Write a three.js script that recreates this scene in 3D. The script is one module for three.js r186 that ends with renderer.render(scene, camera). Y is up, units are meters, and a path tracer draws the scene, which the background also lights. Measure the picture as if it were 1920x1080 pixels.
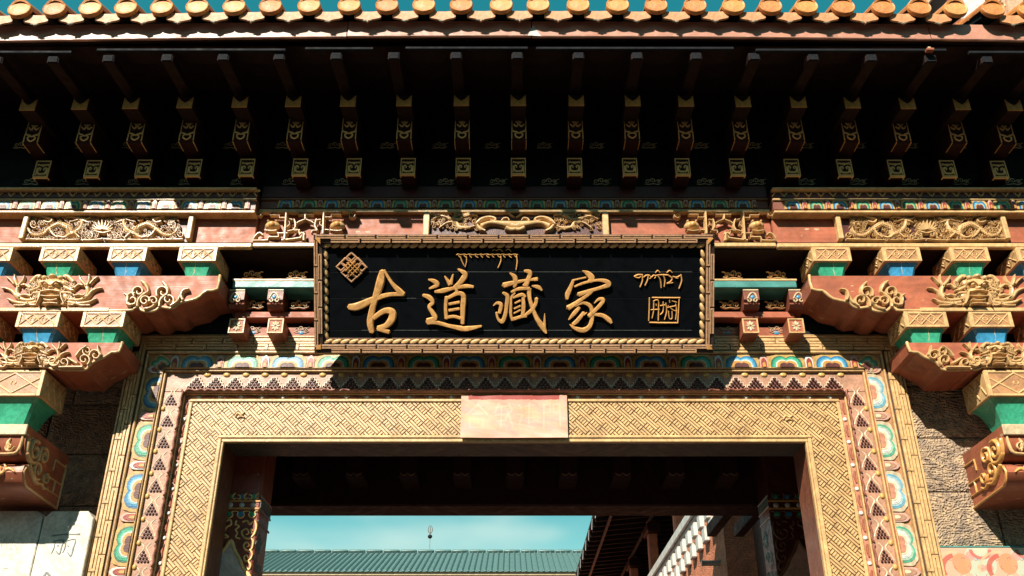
import * as THREE from 'three';
import { toCreasedNormals } from 'three/addons/utils/BufferGeometryUtils.js';
import { ImprovedNoise } from 'three/addons/math/ImprovedNoise.js';

// ------------------------------------------------------------------ camera, sky, sun
const scene = new THREE.Scene();
const FPX = 1790, PITCH = THREE.MathUtils.degToRad(27.9);
const EYE = new THREE.Vector3(-0.02, 1.6, 7);
const camera = new THREE.PerspectiveCamera(2 * Math.atan(540 / FPX) * 180 / Math.PI, 1920 / 1080, 0.1, 600);
camera.position.copy(EYE);
camera.rotation.set(PITCH, 0, 0);
scene.add(camera);

const noise = new ImprovedNoise();
const smooth = THREE.MathUtils.smoothstep, lerp = THREE.MathUtils.lerp;
function fbm(x, y, z, o = 4) { let a = 0.5, s = 0; for (let i = 0; i < o; i++) { s += a * noise.noise(x, y, z); x *= 2.03; y *= 2.03; z *= 2.03; a *= 0.5; } return s; }
{
  const W = 1024, Hh = 512, d = new Float32Array(W * Hh * 4);
  const stops = [[-90, 0.0214, 0.0214, 0.0214], [-1, 0.0357, 0.0357, 0.0343], [0, 0.2218, 0.345, 0.3286], [9, 0.2057, 0.3685, 0.3515], [12.5, 0.1285, 0.33, 0.3343], [16, 0.0393, 0.224, 0.2515], [24, 0.0171, 0.1536, 0.1821], [45, 0.0086, 0.1157, 0.1429], [90, 0.0029, 0.0357, 0.05]];
  for (let r = 0; r < Hh; r++) {
    const el = ((r + .5) / Hh - .5) * 180;
    let i = 0; while (i < stops.length - 2 && el > stops[i + 1][0]) i++;
    const a = stops[i], b = stops[i + 1], t = THREE.MathUtils.clamp((el - a[0]) / (b[0] - a[0]), 0, 1);
    for (let c = 0; c < W; c++) {
      const az = (c + .5) / W * 2 * Math.PI, k = (r * W + c) * 4;
      let cl = 0;
      if (el > 1 && el < 34) {
        const n = fbm(Math.cos(az) * 5 + 3, Math.sin(az) * 5, el * .34, 5);
        cl = smooth(n, -.16, .30) * smooth(el, 1, 6) * (1 - smooth(el, 14, 30)) * .85;
      }
      d[k] = lerp(lerp(a[1], b[1], t), .27, cl); d[k + 1] = lerp(lerp(a[2], b[2], t), .395, cl); d[k + 2] = lerp(lerp(a[3], b[3], t), .37, cl); d[k + 3] = 1;
    }
  }
  const sky = new THREE.DataTexture(d, W, Hh, THREE.RGBAFormat, THREE.FloatType);
  sky.mapping = THREE.EquirectangularReflectionMapping; sky.magFilter = THREE.LinearFilter; sky.minFilter = THREE.LinearFilter; sky.needsUpdate = true;
  scene.background = sky; scene.environment = sky;
}
const SUN = new THREE.Vector3(-0.45, 0.8, 1).normalize();
const sun = new THREE.DirectionalLight(new THREE.Color(1, .92, .79), 5);
sun.position.copy(SUN).multiplyScalar(40).add(new THREE.Vector3(0, 4, 0));
sun.target.position.set(0, 4, 0); scene.add(sun, sun.target);
sun.castShadow = true; sun.shadow.mapSize.set(4096, 4096); sun.shadow.bias = -0.0005;
Object.assign(sun.shadow.camera, { left: -14, right: 14, top: 14, bottom: -14, near: 1, far: 140 });
const renderer = new THREE.WebGLRenderer({ antialias: true });
renderer.toneMapping = THREE.LinearToneMapping; renderer.toneMappingExposure = 2.1;
renderer.shadowMap.enabled = true;

// ------------------------------------------------------------------ measuring helpers
const CP = Math.cos(PITCH), SP = Math.sin(PITCH);
const elev = (py) => PITCH + Math.atan((540 - py) / FPX);
const H = (py, z) => 1.6 + (7 - z) * Math.tan(elev(py));                       // height of a level that shows at row py when it stands at depth z
const X = (px, h, z) => EYE.x + (px - 960) / FPX * ((7 - z) * CP + (h - 1.6) * SP);
const mir = (px) => 1930 - px;
function mulberry(a) { return () => { a |= 0; a = a + 0x6D2B79F5 | 0; let t = Math.imul(a ^ a >>> 15, 1 | a); t = t + Math.imul(t ^ t >>> 7, 61 | t) ^ t; return ((t ^ t >>> 14) >>> 0) / 4294967296; }; }
class Plane {                                                                  // a flat surface to carve on
  constructor(O, lean = 0) {
    this.O = O; this.U = new THREE.Vector3(1, 0, 0); this.V = new THREE.Vector3(0, Math.cos(lean), Math.sin(lean)); this.N = new THREE.Vector3(0, -Math.sin(lean), Math.cos(lean));
  }
  uv(px, py) {
    const dir = new THREE.Vector3((px - 960) / FPX, 0, 0).add(new THREE.Vector3(0, CP, SP).multiplyScalar((540 - py) / FPX)).add(new THREE.Vector3(0, SP, -CP));
    const t = this.O.clone().sub(EYE).dot(this.N) / dir.dot(this.N);
    const p = dir.multiplyScalar(t).add(EYE).sub(this.O);
    return [p.dot(this.U), p.dot(this.V), t / FPX];
  }
}
const wallPlane = (z) => new Plane(new THREE.Vector3(0, 0, z));
const zoom = (ox, oy, s, m = false) => { const f = (x, y) => [m ? mir(ox + x / s) : ox + x / s, oy + y / s]; f.s = s; return f; };

// ------------------------------------------------------------------ mesh builder
class MB {
  constructor() { this.p = []; this.m = null; }
  at(m) { this.m = m || null; this.flip = m ? m.determinant() < 0 : false; return this; }
  tri(a, b, c) {
    const t = this.flip ? [a, c, b] : [a, b, c];
    for (const q of t) { if (this.m) { const v = new THREE.Vector3(q[0], q[1], q[2]).applyMatrix4(this.m); this.p.push(v.x, v.y, v.z); } else this.p.push(q[0], q[1], q[2]); }
    return this;
  }
  quad(a, b, c, d) { return this.tri(a, b, c).tri(a, c, d); }
  out(pts, c0) {                                                               // a face of a convex body, turned outward
    const [a, b, c] = pts, u = [b[0] - a[0], b[1] - a[1], b[2] - a[2]], v = [c[0] - a[0], c[1] - a[1], c[2] - a[2]];
    const n = [u[1] * v[2] - u[2] * v[1], u[2] * v[0] - u[0] * v[2], u[0] * v[1] - u[1] * v[0]];
    const q = n[0] * (a[0] - c0[0]) + n[1] * (a[1] - c0[1]) + n[2] * (a[2] - c0[2]) < 0 ? pts.slice().reverse() : pts;
    for (let i = 1; i < q.length - 1; i++) this.tri(q[0], q[i], q[i + 1]);
  }
  box(x0, x1, y0, y1, z0, z1, c = 0) {
    const X = [Math.min(x0, x1), Math.max(x0, x1)], Y = [Math.min(y0, y1), Math.max(y0, y1)], Z = [Math.min(z0, z1), Math.max(z0, z1)];
    const B = [X, Y, Z], ctr = B.map((r) => (r[0] + r[1]) / 2);
    c = Math.min(c, ...B.map((r) => (r[1] - r[0]) * .45));
    const pt = (s, ax) => [0, 1, 2].map((i) => B[i][s[i]] + (i === ax || !c ? 0 : (s[i] ? -c : c)));
    for (let ax = 0; ax < 3; ax++) for (const e of [0, 1]) {
      const o = [0, 1, 2].filter((i) => i !== ax), k = (p, q) => { const s = []; s[ax] = e; s[o[0]] = p; s[o[1]] = q; return pt(s, ax); };
      this.out([k(0, 0), k(1, 0), k(1, 1), k(0, 1)], ctr);
    }
    if (!c) return this;
    for (let ax = 0; ax < 3; ax++) for (const p of [0, 1]) for (const q of [0, 1]) {
      const o = [0, 1, 2].filter((i) => i !== ax), s = (e) => { const r = []; r[ax] = e; r[o[0]] = p; r[o[1]] = q; return r; };
      this.out([pt(s(0), o[0]), pt(s(1), o[0]), pt(s(1), o[1]), pt(s(0), o[1])], ctr);
    }
    for (const a of [0, 1]) for (const b of [0, 1]) for (const d of [0, 1]) this.out([pt([a, b, d], 0), pt([a, b, d], 1), pt([a, b, d], 2)], ctr);
    return this;
  }
  prism(poly, z0, z1, ch = 0) {                                                // outline in x,y, front at z1
    if (THREE.ShapeUtils.area(poly.map((p) => new THREE.Vector2(p[0], p[1]))) < 0) poly = poly.slice().reverse();
    const n = poly.length, inset = ch ? poly.map((p, i) => {
      const a = poly[(i + n - 1) % n], b = poly[(i + 1) % n], e1 = [p[0] - a[0], p[1] - a[1]], e2 = [b[0] - p[0], b[1] - p[1]];
      const l1 = Math.hypot(...e1) || 1, l2 = Math.hypot(...e2) || 1, nx = -(e1[1] / l1 + e2[1] / l2), ny = e1[0] / l1 + e2[0] / l2, l = Math.hypot(nx, ny) || 1;
      return [p[0] + nx / l * ch, p[1] + ny / l * ch];
    }) : poly;
    const f = THREE.ShapeUtils.triangulateShape(inset.map((p) => new THREE.Vector2(p[0], p[1])), []);
    for (const [a, b, c] of f) { this.tri([...inset[a], z1], [...inset[b], z1], [...inset[c], z1]); this.tri([...poly[a], z0], [...poly[c], z0], [...poly[b], z0]); }
    for (let i = 0; i < n; i++) {
      const j = (i + 1) % n, zs = z1 - ch;
      this.quad([...poly[i], z0], [...poly[j], z0], [...poly[j], zs], [...poly[i], zs]);
      if (ch) this.quad([...poly[i], zs], [...poly[j], zs], [...inset[j], z1], [...inset[i], z1]);
    }
    return this;
  }
  rib(pts, h, o = {}) {                                                        // a rounded raised stroke; pts = [x, y, width]
    const { flat = false, base = 0, n = 4, sharp = false } = o;
    let P = pts;
    if (!sharp && pts.length > 2) {
      P = [];
      for (let i = 0; i < pts.length - 1; i++) {
        const a = pts[Math.max(0, i - 1)], b = pts[i], c = pts[i + 1], d = pts[Math.min(pts.length - 1, i + 2)];
        for (let k = 0; k < n; k++) { const t = k / n; P.push([0, 1, 2].map((q) => .5 * (2 * b[q] + (c[q] - a[q]) * t + (2 * a[q] - 5 * b[q] + 4 * c[q] - d[q]) * t * t + (3 * b[q] - a[q] - 3 * c[q] + d[q]) * t * t * t))); }
      }
      P.push(pts[pts.length - 1]);
    }
    const cs = flat ? [[-1, 0], [-.97, .55], [-.7, .95], [0, 1], [.7, .95], [.97, .55], [1, 0]] : [[-1, 0], [-.8, .6], [-.3, .95], [.3, .95], [.8, .6], [1, 0]];
    const L = P.length, rows = [];
    for (let i = 0; i < L; i++) {
      const a = P[Math.max(0, i - 1)], b = P[Math.min(L - 1, i + 1)]; let dx = b[0] - a[0], dy = b[1] - a[1]; const l = Math.hypot(dx, dy) || 1; dx /= l; dy /= l;
      const w = Math.max(P[i][2], 1e-4) / 2;
      rows.push(cs.map(([s, k]) => [P[i][0] - dy * w * s, P[i][1] + dx * w * s, base + h * k]));
    }
    const cap = (i, dir) => {                                                  // rounded end
      const a = P[i], b = P[i + (dir > 0 ? -1 : 1)]; let dx = a[0] - b[0], dy = a[1] - b[1]; const l = Math.hypot(dx, dy) || 1, w = Math.max(a[2], 1e-4) / 2;
      const e = [a[0] + dx / l * w * .7, a[1] + dy / l * w * .7, base], r = rows[i], m = r.length - 1;
      for (let k = 0; k < m; k++) dir > 0 ? this.tri(r[k], e, r[k + 1]) : this.tri(r[k], r[k + 1], e);
    };
    for (let i = 0; i < L - 1; i++) for (let k = 0; k < cs.length - 1; k++) this.quad(rows[i][k], rows[i + 1][k], rows[i + 1][k + 1], rows[i][k + 1]);
    // the winding above faces away when built right-to-left in x: set outward by design (s runs left of travel)
    cap(0, -1); cap(L - 1, 1);
    return this;
  }
  dome(cx, cy, rx, ry, h, base = 0, seg = 12, rings = 3, rot = 0) {
    const P = (i, j) => { const a = j / seg * 2 * Math.PI, e = i / rings * Math.PI / 2, x = Math.cos(a) * rx * Math.cos(e), y = Math.sin(a) * ry * Math.cos(e); return [cx + x * Math.cos(rot) - y * Math.sin(rot), cy + x * Math.sin(rot) + y * Math.cos(rot), base + h * Math.sin(e)]; };
    for (let i = 0; i < rings; i++) for (let j = 0; j < seg; j++) this.quad(P(i, j), P(i, j + 1), P(i + 1, j + 1), P(i + 1, j));
    return this;
  }
  loft(loops, closed = true, caps = true) {                                    // loops of equal length, outward when loops go up and points run counter-clockwise from above
    for (let i = 0; i < loops.length - 1; i++) { const a = loops[i], b = loops[i + 1], n = a.length; for (let k = 0; k < (closed ? n : n - 1); k++) this.quad(a[k], a[(k + 1) % n], b[(k + 1) % n], b[k]); }
    if (caps) { const f = loops[0], l = loops[loops.length - 1]; for (let k = 1; k < f.length - 1; k++) { this.tri(f[0], f[k + 1], f[k]); this.tri(l[0], l[k], l[k + 1]); } }
    return this;
  }
  tube(a, b, r, seg = 8, r2 = r) {
    const d = new THREE.Vector3().subVectors(new THREE.Vector3(...b), new THREE.Vector3(...a)).normalize(), u = new THREE.Vector3(Math.abs(d.y) > .9 ? 1 : 0, Math.abs(d.y) > .9 ? 0 : 1, 0).cross(d).normalize(), v = d.clone().cross(u);
    const ring = (p, q) => [...Array(seg)].map((_, i) => { const t = i / seg * 2 * Math.PI; return [0, 1, 2].map((k) => p[k] + (u.getComponent(k) * Math.cos(t) + v.getComponent(k) * Math.sin(t)) * q); });
    return this.loft([ring(a, r), ring(b, r2)]);
  }
  geo(crease = .6) {
    const g = new THREE.BufferGeometry(), n = this.p.length / 9, uv = new Float32Array(n * 6), p = this.p;
    for (let t = 0; t < n; t++) {
      const o = t * 9, ux = p[o + 3] - p[o], uy = p[o + 4] - p[o + 1], uz = p[o + 5] - p[o + 2], vx = p[o + 6] - p[o], vy = p[o + 7] - p[o + 1], vz = p[o + 8] - p[o + 2];
      const nx = Math.abs(uy * vz - uz * vy), ny = Math.abs(uz * vx - ux * vz), nz = Math.abs(ux * vy - uy * vx);
      for (let k = 0; k < 3; k++) { const x = p[o + k * 3], y = p[o + k * 3 + 1], z = p[o + k * 3 + 2], i = t * 6 + k * 2; if (nz >= nx && nz >= ny) { uv[i] = x; uv[i + 1] = y; } else if (nx >= ny) { uv[i] = z; uv[i + 1] = y; } else { uv[i] = x; uv[i + 1] = z; } }
    }
    g.setAttribute('position', new THREE.BufferAttribute(new Float32Array(p), 3)); g.setAttribute('uv', new THREE.BufferAttribute(uv, 2));
    g.computeVertexNormals();
    return crease ? toCreasedNormals(g, crease) : g;
  }
  build(name, mat, parent, crease) { return put(name, this.geo(crease), mat, parent); }
}
const used = {};
function numbered(n) { const k = used[n] = (used[n] ?? -1) + 1; return k ? n + '_' + String(k).padStart(3, '0') : n; }
function put(name, geo, mat, parent, pos) {
  const m = new THREE.Mesh(geo, mat); m.name = name; m.castShadow = m.receiveShadow = true; if (pos) m.position.set(...pos); (parent || scene).add(m); return m;
}
function thing(name, label, category, group) { const o = new THREE.Group(); o.name = numbered(name); o.userData = { label, category, kind: 'thing' }; if (group) o.userData.group = group; scene.add(o); return o; }
function rebase(o, x, y, z) { o.position.set(x, y, z); for (const c of o.children) c.position.sub(o.position); return o; }
const pb = (mb, l, r, t, b, zf, zb, c = 0) => { const y1 = H(t, zf), y0 = H(b, zf), ym = (y0 + y1) / 2; return mb.box(X(l, ym, zf), X(r, ym, zf), y0, y1, zb, zf, c); };
const M4 = (x, y, z, rz = 0, sx = 1, sy = 1, sz = 1, rx = 0, ry = 0) => new THREE.Matrix4().compose(new THREE.Vector3(x, y, z), new THREE.Quaternion().setFromEuler(new THREE.Euler(rx, ry, rz)), new THREE.Vector3(sx, sy, sz));
// strokes given on the photograph's measured places, carved on a plane
function strokes(mb, plane, zf, list, h, o = {}) {
  if (!mb.m && plane.O.z) mb.at(M4(0, 0, plane.O.z));
  let k = 0;
  for (const s of list) {
    const q = s.map(([x, y, w]) => { const [px, py] = zf(x, y), [u, v, m] = plane.uv(px, py); return [u, v, w / zf.s * m * (o.ws ?? 1)]; });
    mb.rib(q, h * (1 + (k++ % 5) * (o.step ?? .035)), o);
  }
  return mb;
}
function spiral(cx, cy, r, turns, a0, dir = 1, w0 = .3, w1 = .12) {
  const n = Math.ceil(turns * 9), out = [];
  for (let i = 0; i <= n; i++) { const t = i / n, a = a0 + dir * t * turns * 2 * Math.PI, q = r * (1 - .8 * t); out.push([cx + Math.cos(a) * q, cy + Math.sin(a) * q, r * lerp(w0, w1, t)]); }
  return out;
}
function domes(mb, plane, zf, list, h) { if (!mb.m && plane.O.z) mb.at(M4(0, 0, plane.O.z)); for (const [x, y, rx, ry, k = 1, rot = 0] of list) { const [px, py] = zf(x, y), [u, v, m] = plane.uv(px, py); mb.dome(u, v, rx / zf.s * m, ry / zf.s * m, h * k, 0, 14, 4, rot); } return mb; }

// ------------------------------------------------------------------ textures and materials
function dataTex(n, f, srgb, rep) {
  const d = new Uint8Array(n * n * 4);
  for (let y = 0; y < n; y++) for (let x = 0; x < n; x++) { const c = f(x / n, y / n, x, y), k = (y * n + x) * 4; for (let i = 0; i < 3; i++) d[k + i] = Math.max(0, Math.min(255, Math.round((Array.isArray(c) ? c[i] : c) * 255))); d[k + 3] = 255; }
  const t = new THREE.DataTexture(d, n, n); t.wrapS = t.wrapT = THREE.RepeatWrapping; t.magFilter = THREE.LinearFilter; t.minFilter = THREE.LinearMipmapLinearFilter; t.generateMipmaps = true;
  if (srgb) t.colorSpace = THREE.SRGBColorSpace; t.repeat.set(rep[0], rep[1]); t.needsUpdate = true; return t;
}
const tp = (u, v, f, s) => { const a = u * 2 * Math.PI, b = v * 2 * Math.PI; return fbm(Math.cos(a) * f + s, Math.sin(a) * f + Math.cos(b) * f, Math.sin(b) * f - s, 4); };  // tiles at its edges
const R0 = mulberry(11);
const chips = [...Array(46)].map(() => [R0(), R0(), .002 + R0() * .006, R0()]);
const chipAt = (u, v) => chips.some(([a, b, r, k]) => Math.abs(u - a) < r * (1 + 2 * k) && Math.abs(v - b) < r * .8);
const chipsT = [...Array(70)].map(() => [R0(), R0(), .0012 + Math.pow(R0(), 3) * .005, R0()]);
const texPaint = dataTex(512, (u, v) => { const g = tp(u, v, 1.6, 3) * .22 + tp(u, v, 7, 9) * .22; return .90 + g + (R0() - .5) * .05; }, true, [.9, .9]);
const texWorn = dataTex(512, (u, v) => { const s = tp(u, v, 1.3, 5) * .22 + noise.noise(u * 6, v * 90, 2) * .05 + (R0() - .5) * .05; const c = chipAt(u, v) ? .12 : 0; return [.89 + s + c, .88 + s + c * 1.3, .87 + s + c * 1.4]; }, true, [.8, .8]);
const texTerra = dataTex(1024, (u, v) => { const g = 1 + tp(u, v, 1.5, 4) * .28 + noise.noise(u * 5, v * 70, 6) * .06 + tp(u, v, 9, 2) * .14 + (R0() - .5) * .05; const k = chipsT.find(([a, b, q, e]) => { const dx = (u - a) / (1 + 3 * e), dy = v - b; return dx * dx + dy * dy < q * q * (1 + noise.noise(u * 160, v * 160, 1)); }); return k ? [.86, .78, .66] : [.718 * g, .452 * g, .352 * g]; }, true, [.55, .55]);
const texBump = dataTex(512, (u, v) => .5 + tp(u, v, 9, 1) * .6 + (R0() - .5) * .2, false, [1.6, 1.6]);
const texGrain = dataTex(512, (u, v) => .5 + noise.noise(u * 8, v * 120, 4) * .35 + tp(u, v, 4, 7) * .3, false, [.8, .8]);
const texRough = dataTex(256, (u, v) => .82 + tp(u, v, 3, 2) * .5, false, [.7, .7]);
const texStone = dataTex(512, (u, v) => { const a = tp(u, v, 2.2, 8) * .4, b = tp(u, v, 8, 6) * .22; return [.80 + a + b, .78 + a * .9 + b, .74 + a * .6 + b]; }, true, [1.1, 1.1]);
const texChisel = dataTex(512, (u, v) => .5 + tp(u, v, 8, 3) * .7 + noise.noise(u * 24 + noise.noise(u * 6, v * 6, 1) * 3, v * 64, 5) * .35, false, [1.3, 1.3]);
const L = (r, g, b) => new THREE.Color().setRGB(r, g, b);
function mat(r, g, b, o = {}) {
  const { rough = .5, map = texPaint, bump = texBump, bs = .0012, ...rest } = o;
  return new THREE.MeshPhysicalMaterial({ color: L(r * .74, g * .74, b * .74), map, roughness: rough, roughnessMap: texRough, bumpMap: bump, bumpScale: bs, ...rest });
}
const M = {
  gold: mat(.80, .50, .22, { rough: .44 }), goldDark: mat(.22, .105, .045, { rough: .6 }), groove: mat(.045, .018, .010, { rough: .7 }), tan: mat(.50, .25, .11, { rough: .55 }), channel: mat(.15, .065, .028, { rough: .7 }), goldLeaf: mat(.88, .43, .12, { rough: .4 }), letter: mat(.95, .50, .17, { rough: .36 }), goldDull: mat(.98, .60, .20, { rough: .5 }),
  cream: mat(.72, .56, .34, { rough: .5 }), terra: mat(.78, .64, .55, { rough: .62, specularIntensity: .6, map: texTerra, bump: texGrain, bs: .0008 }), terraDark: mat(.30, .095, .055, { rough: .55, map: texWorn }),
  pink: mat(.64, .31, .22, { rough: .5, map: texWorn, bump: texGrain, bs: .003 }), blush: mat(.72, .44, .34, { rough: .55 }), cream2: mat(.80, .64, .42), fadeBlue: mat(.42, .66, .70), fadeGreen: mat(.45, .66, .48), rose2: mat(.60, .26, .16), cloudPaint: mat(.95, .80, .48), peachD: mat(.56, .27, .12, { rough: .55 }), peach2: mat(.54, .28, .175, { rough: .55 }), rose: mat(.46, .225, .155, { rough: .55 }), maroon: mat(.105, .02, .016, { rough: .55 }), red: mat(.38, .05, .03, { rough: .5 }),
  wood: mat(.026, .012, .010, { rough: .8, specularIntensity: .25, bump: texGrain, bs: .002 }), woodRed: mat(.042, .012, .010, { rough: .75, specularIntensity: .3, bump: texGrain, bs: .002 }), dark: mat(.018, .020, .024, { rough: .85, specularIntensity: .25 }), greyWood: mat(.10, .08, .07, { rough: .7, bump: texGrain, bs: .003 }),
  green: mat(.06, .48, .28, { rough: .38 }), greenL: mat(.12, .50, .32), greenD: mat(.02, .18, .09), blue: mat(.06, .36, .64, { rough: .38 }), blueL: mat(.20, .52, .68), blueD: mat(.03, .17, .36), teal: mat(.08, .34, .31, { rough: .5, map: texWorn }), tealPale: mat(.36, .55, .52),
  white: mat(.78, .76, .70, { rough: .5 }), ochre: mat(.62, .30, .06), ochreL: mat(.70, .43, .12), lilac: mat(.60, .45, .55),
  tile: mat(.86, .33, .07, { rough: .62, clearcoat: .08, clearcoatRoughness: .4, bs: .004 }), tilePan: mat(.76, .33, .13, { rough: .62, clearcoat: .06, clearcoatRoughness: .4, bs: .004 }), tileSoil: mat(.20, .19, .13, { rough: .9 }),
  lacquer: mat(.0012, .0025, .0045, { rough: .8, bs: .0006, specularIntensity: .15 }), darkMetal: mat(.02, .022, .026, { rough: .85, specularIntensity: .12 }), stone: mat(.70, .53, .39, { rough: .9, map: texStone, bump: texChisel, bs: .035 }), mortar_and_gap_shade: mat(.14, .12, .10, { rough: .95 }), marble: mat(.84, .78, .66, { rough: .55, bs: .0003 }), inkGrey: mat(.26, .28, .27, { rough: .7 }),
  corrugate: mat(.13, .245, .23, { rough: .6 }), plaster: mat(.98, .34, .17, { rough: .95, bump: texChisel, bs: .03 }), redPost: mat(.72, .20, .09, { rough: .6 }), metal: mat(.55, .55, .52, { rough: .4, metalness: .5 }), peach: mat(.72, .45, .28, { rough: .6 }),
};

// ------------------------------------------------------------------ ground
{
  const g = put('ground', new THREE.PlaneGeometry(500, 500).rotateX(-Math.PI / 2), mat(.06, .052, .045, { rough: .95, map: texStone, bump: texChisel, bs: .01 })); g.userData = { kind: 'structure', label: 'unseen ground in front of and behind the gate, kept dark to cut bounce light', category: 'ground' };  // unseen ground, its colour kept dark to lower the bounce light
}

{
  const g = put('path', new THREE.PlaneGeometry(5.6, 12).rotateX(-Math.PI / 2), mat(.22, .19, .155, { rough: .9, map: texStone, bump: texChisel, bs: .006 }), scene, [0, .006, -1]); g.userData = { kind: 'structure', label: 'unseen pale stone path added to bounce light up into the gateway', category: 'path' };  // added as a reflector: lifts light onto the columns and undersides
}

// ------------------------------------------------------------------ gate body: walls, passage, ceiling
const OP = { x: 2.236, h: 3.99 };
{
  const t = thing('gate_wall', 'dark wall of the gatehouse behind the carved beams, pierced by the wide doorway', 'gate wall');
  new MB().box(-2.236, 2.236, 3.99, 5.0, -.4, -.012).build('lintel', M.greyWood, t);
  for (const s of [-1, 1]) { new MB().box(s * 2.236, s * 2.9, 0, 5.0, -.4, -.012).build('jamb', mat(.26, .09, .05, { rough: .55, bump: texGrain }), t); new MB().box(s * 2.9, s * 5.2, 0, 5.0, -.9, s < 0 ? -.46 : -.06).build('core', M.mortar_and_gap_shade, t); if (s < 0) new MB().box(-2.9, -3.028, 0, 5.0, -.46, -.012).build('frame_return', M.terraDark, t); }
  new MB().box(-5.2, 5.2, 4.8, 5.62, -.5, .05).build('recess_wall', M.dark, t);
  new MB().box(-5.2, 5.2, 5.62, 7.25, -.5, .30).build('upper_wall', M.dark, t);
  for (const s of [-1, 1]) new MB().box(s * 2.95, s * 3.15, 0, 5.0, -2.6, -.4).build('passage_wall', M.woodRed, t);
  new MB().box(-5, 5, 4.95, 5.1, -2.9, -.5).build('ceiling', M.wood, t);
  rebase(t, 0, 0, -.2);
}
{
  const t = thing('passage_beam', 'dark timber beam across the back of the doorway under the passage ceiling', 'beam');
  const b = H(948, -2.2);
  new MB().box(-3.3, 3.3, b, 4.95, -2.6, -2.2, .015).build('beam', M.woodRed, t);
  for (let i = 0; i < 9; i++) {
    const px = 562 + i * 101, z = -1.75, y0 = H(893, z), y1 = H(868, z), x = X(px, y0, z);
    const e = new MB().box(x - .09, x + .09, y0, y1 + .25, -2.2, z, .012).build('corbel_end', M.woodRed, t);
    new MB().at(M4(x, y0, z)).rib([[-.07, .03, .014], [-.03, .012, .014], [0, .03, .014], [.03, .012, .014], [.07, .03, .014]], .006).build('scroll', M.goldDark, e);
  }
  rebase(t, 0, b, -2.4);
}
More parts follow.
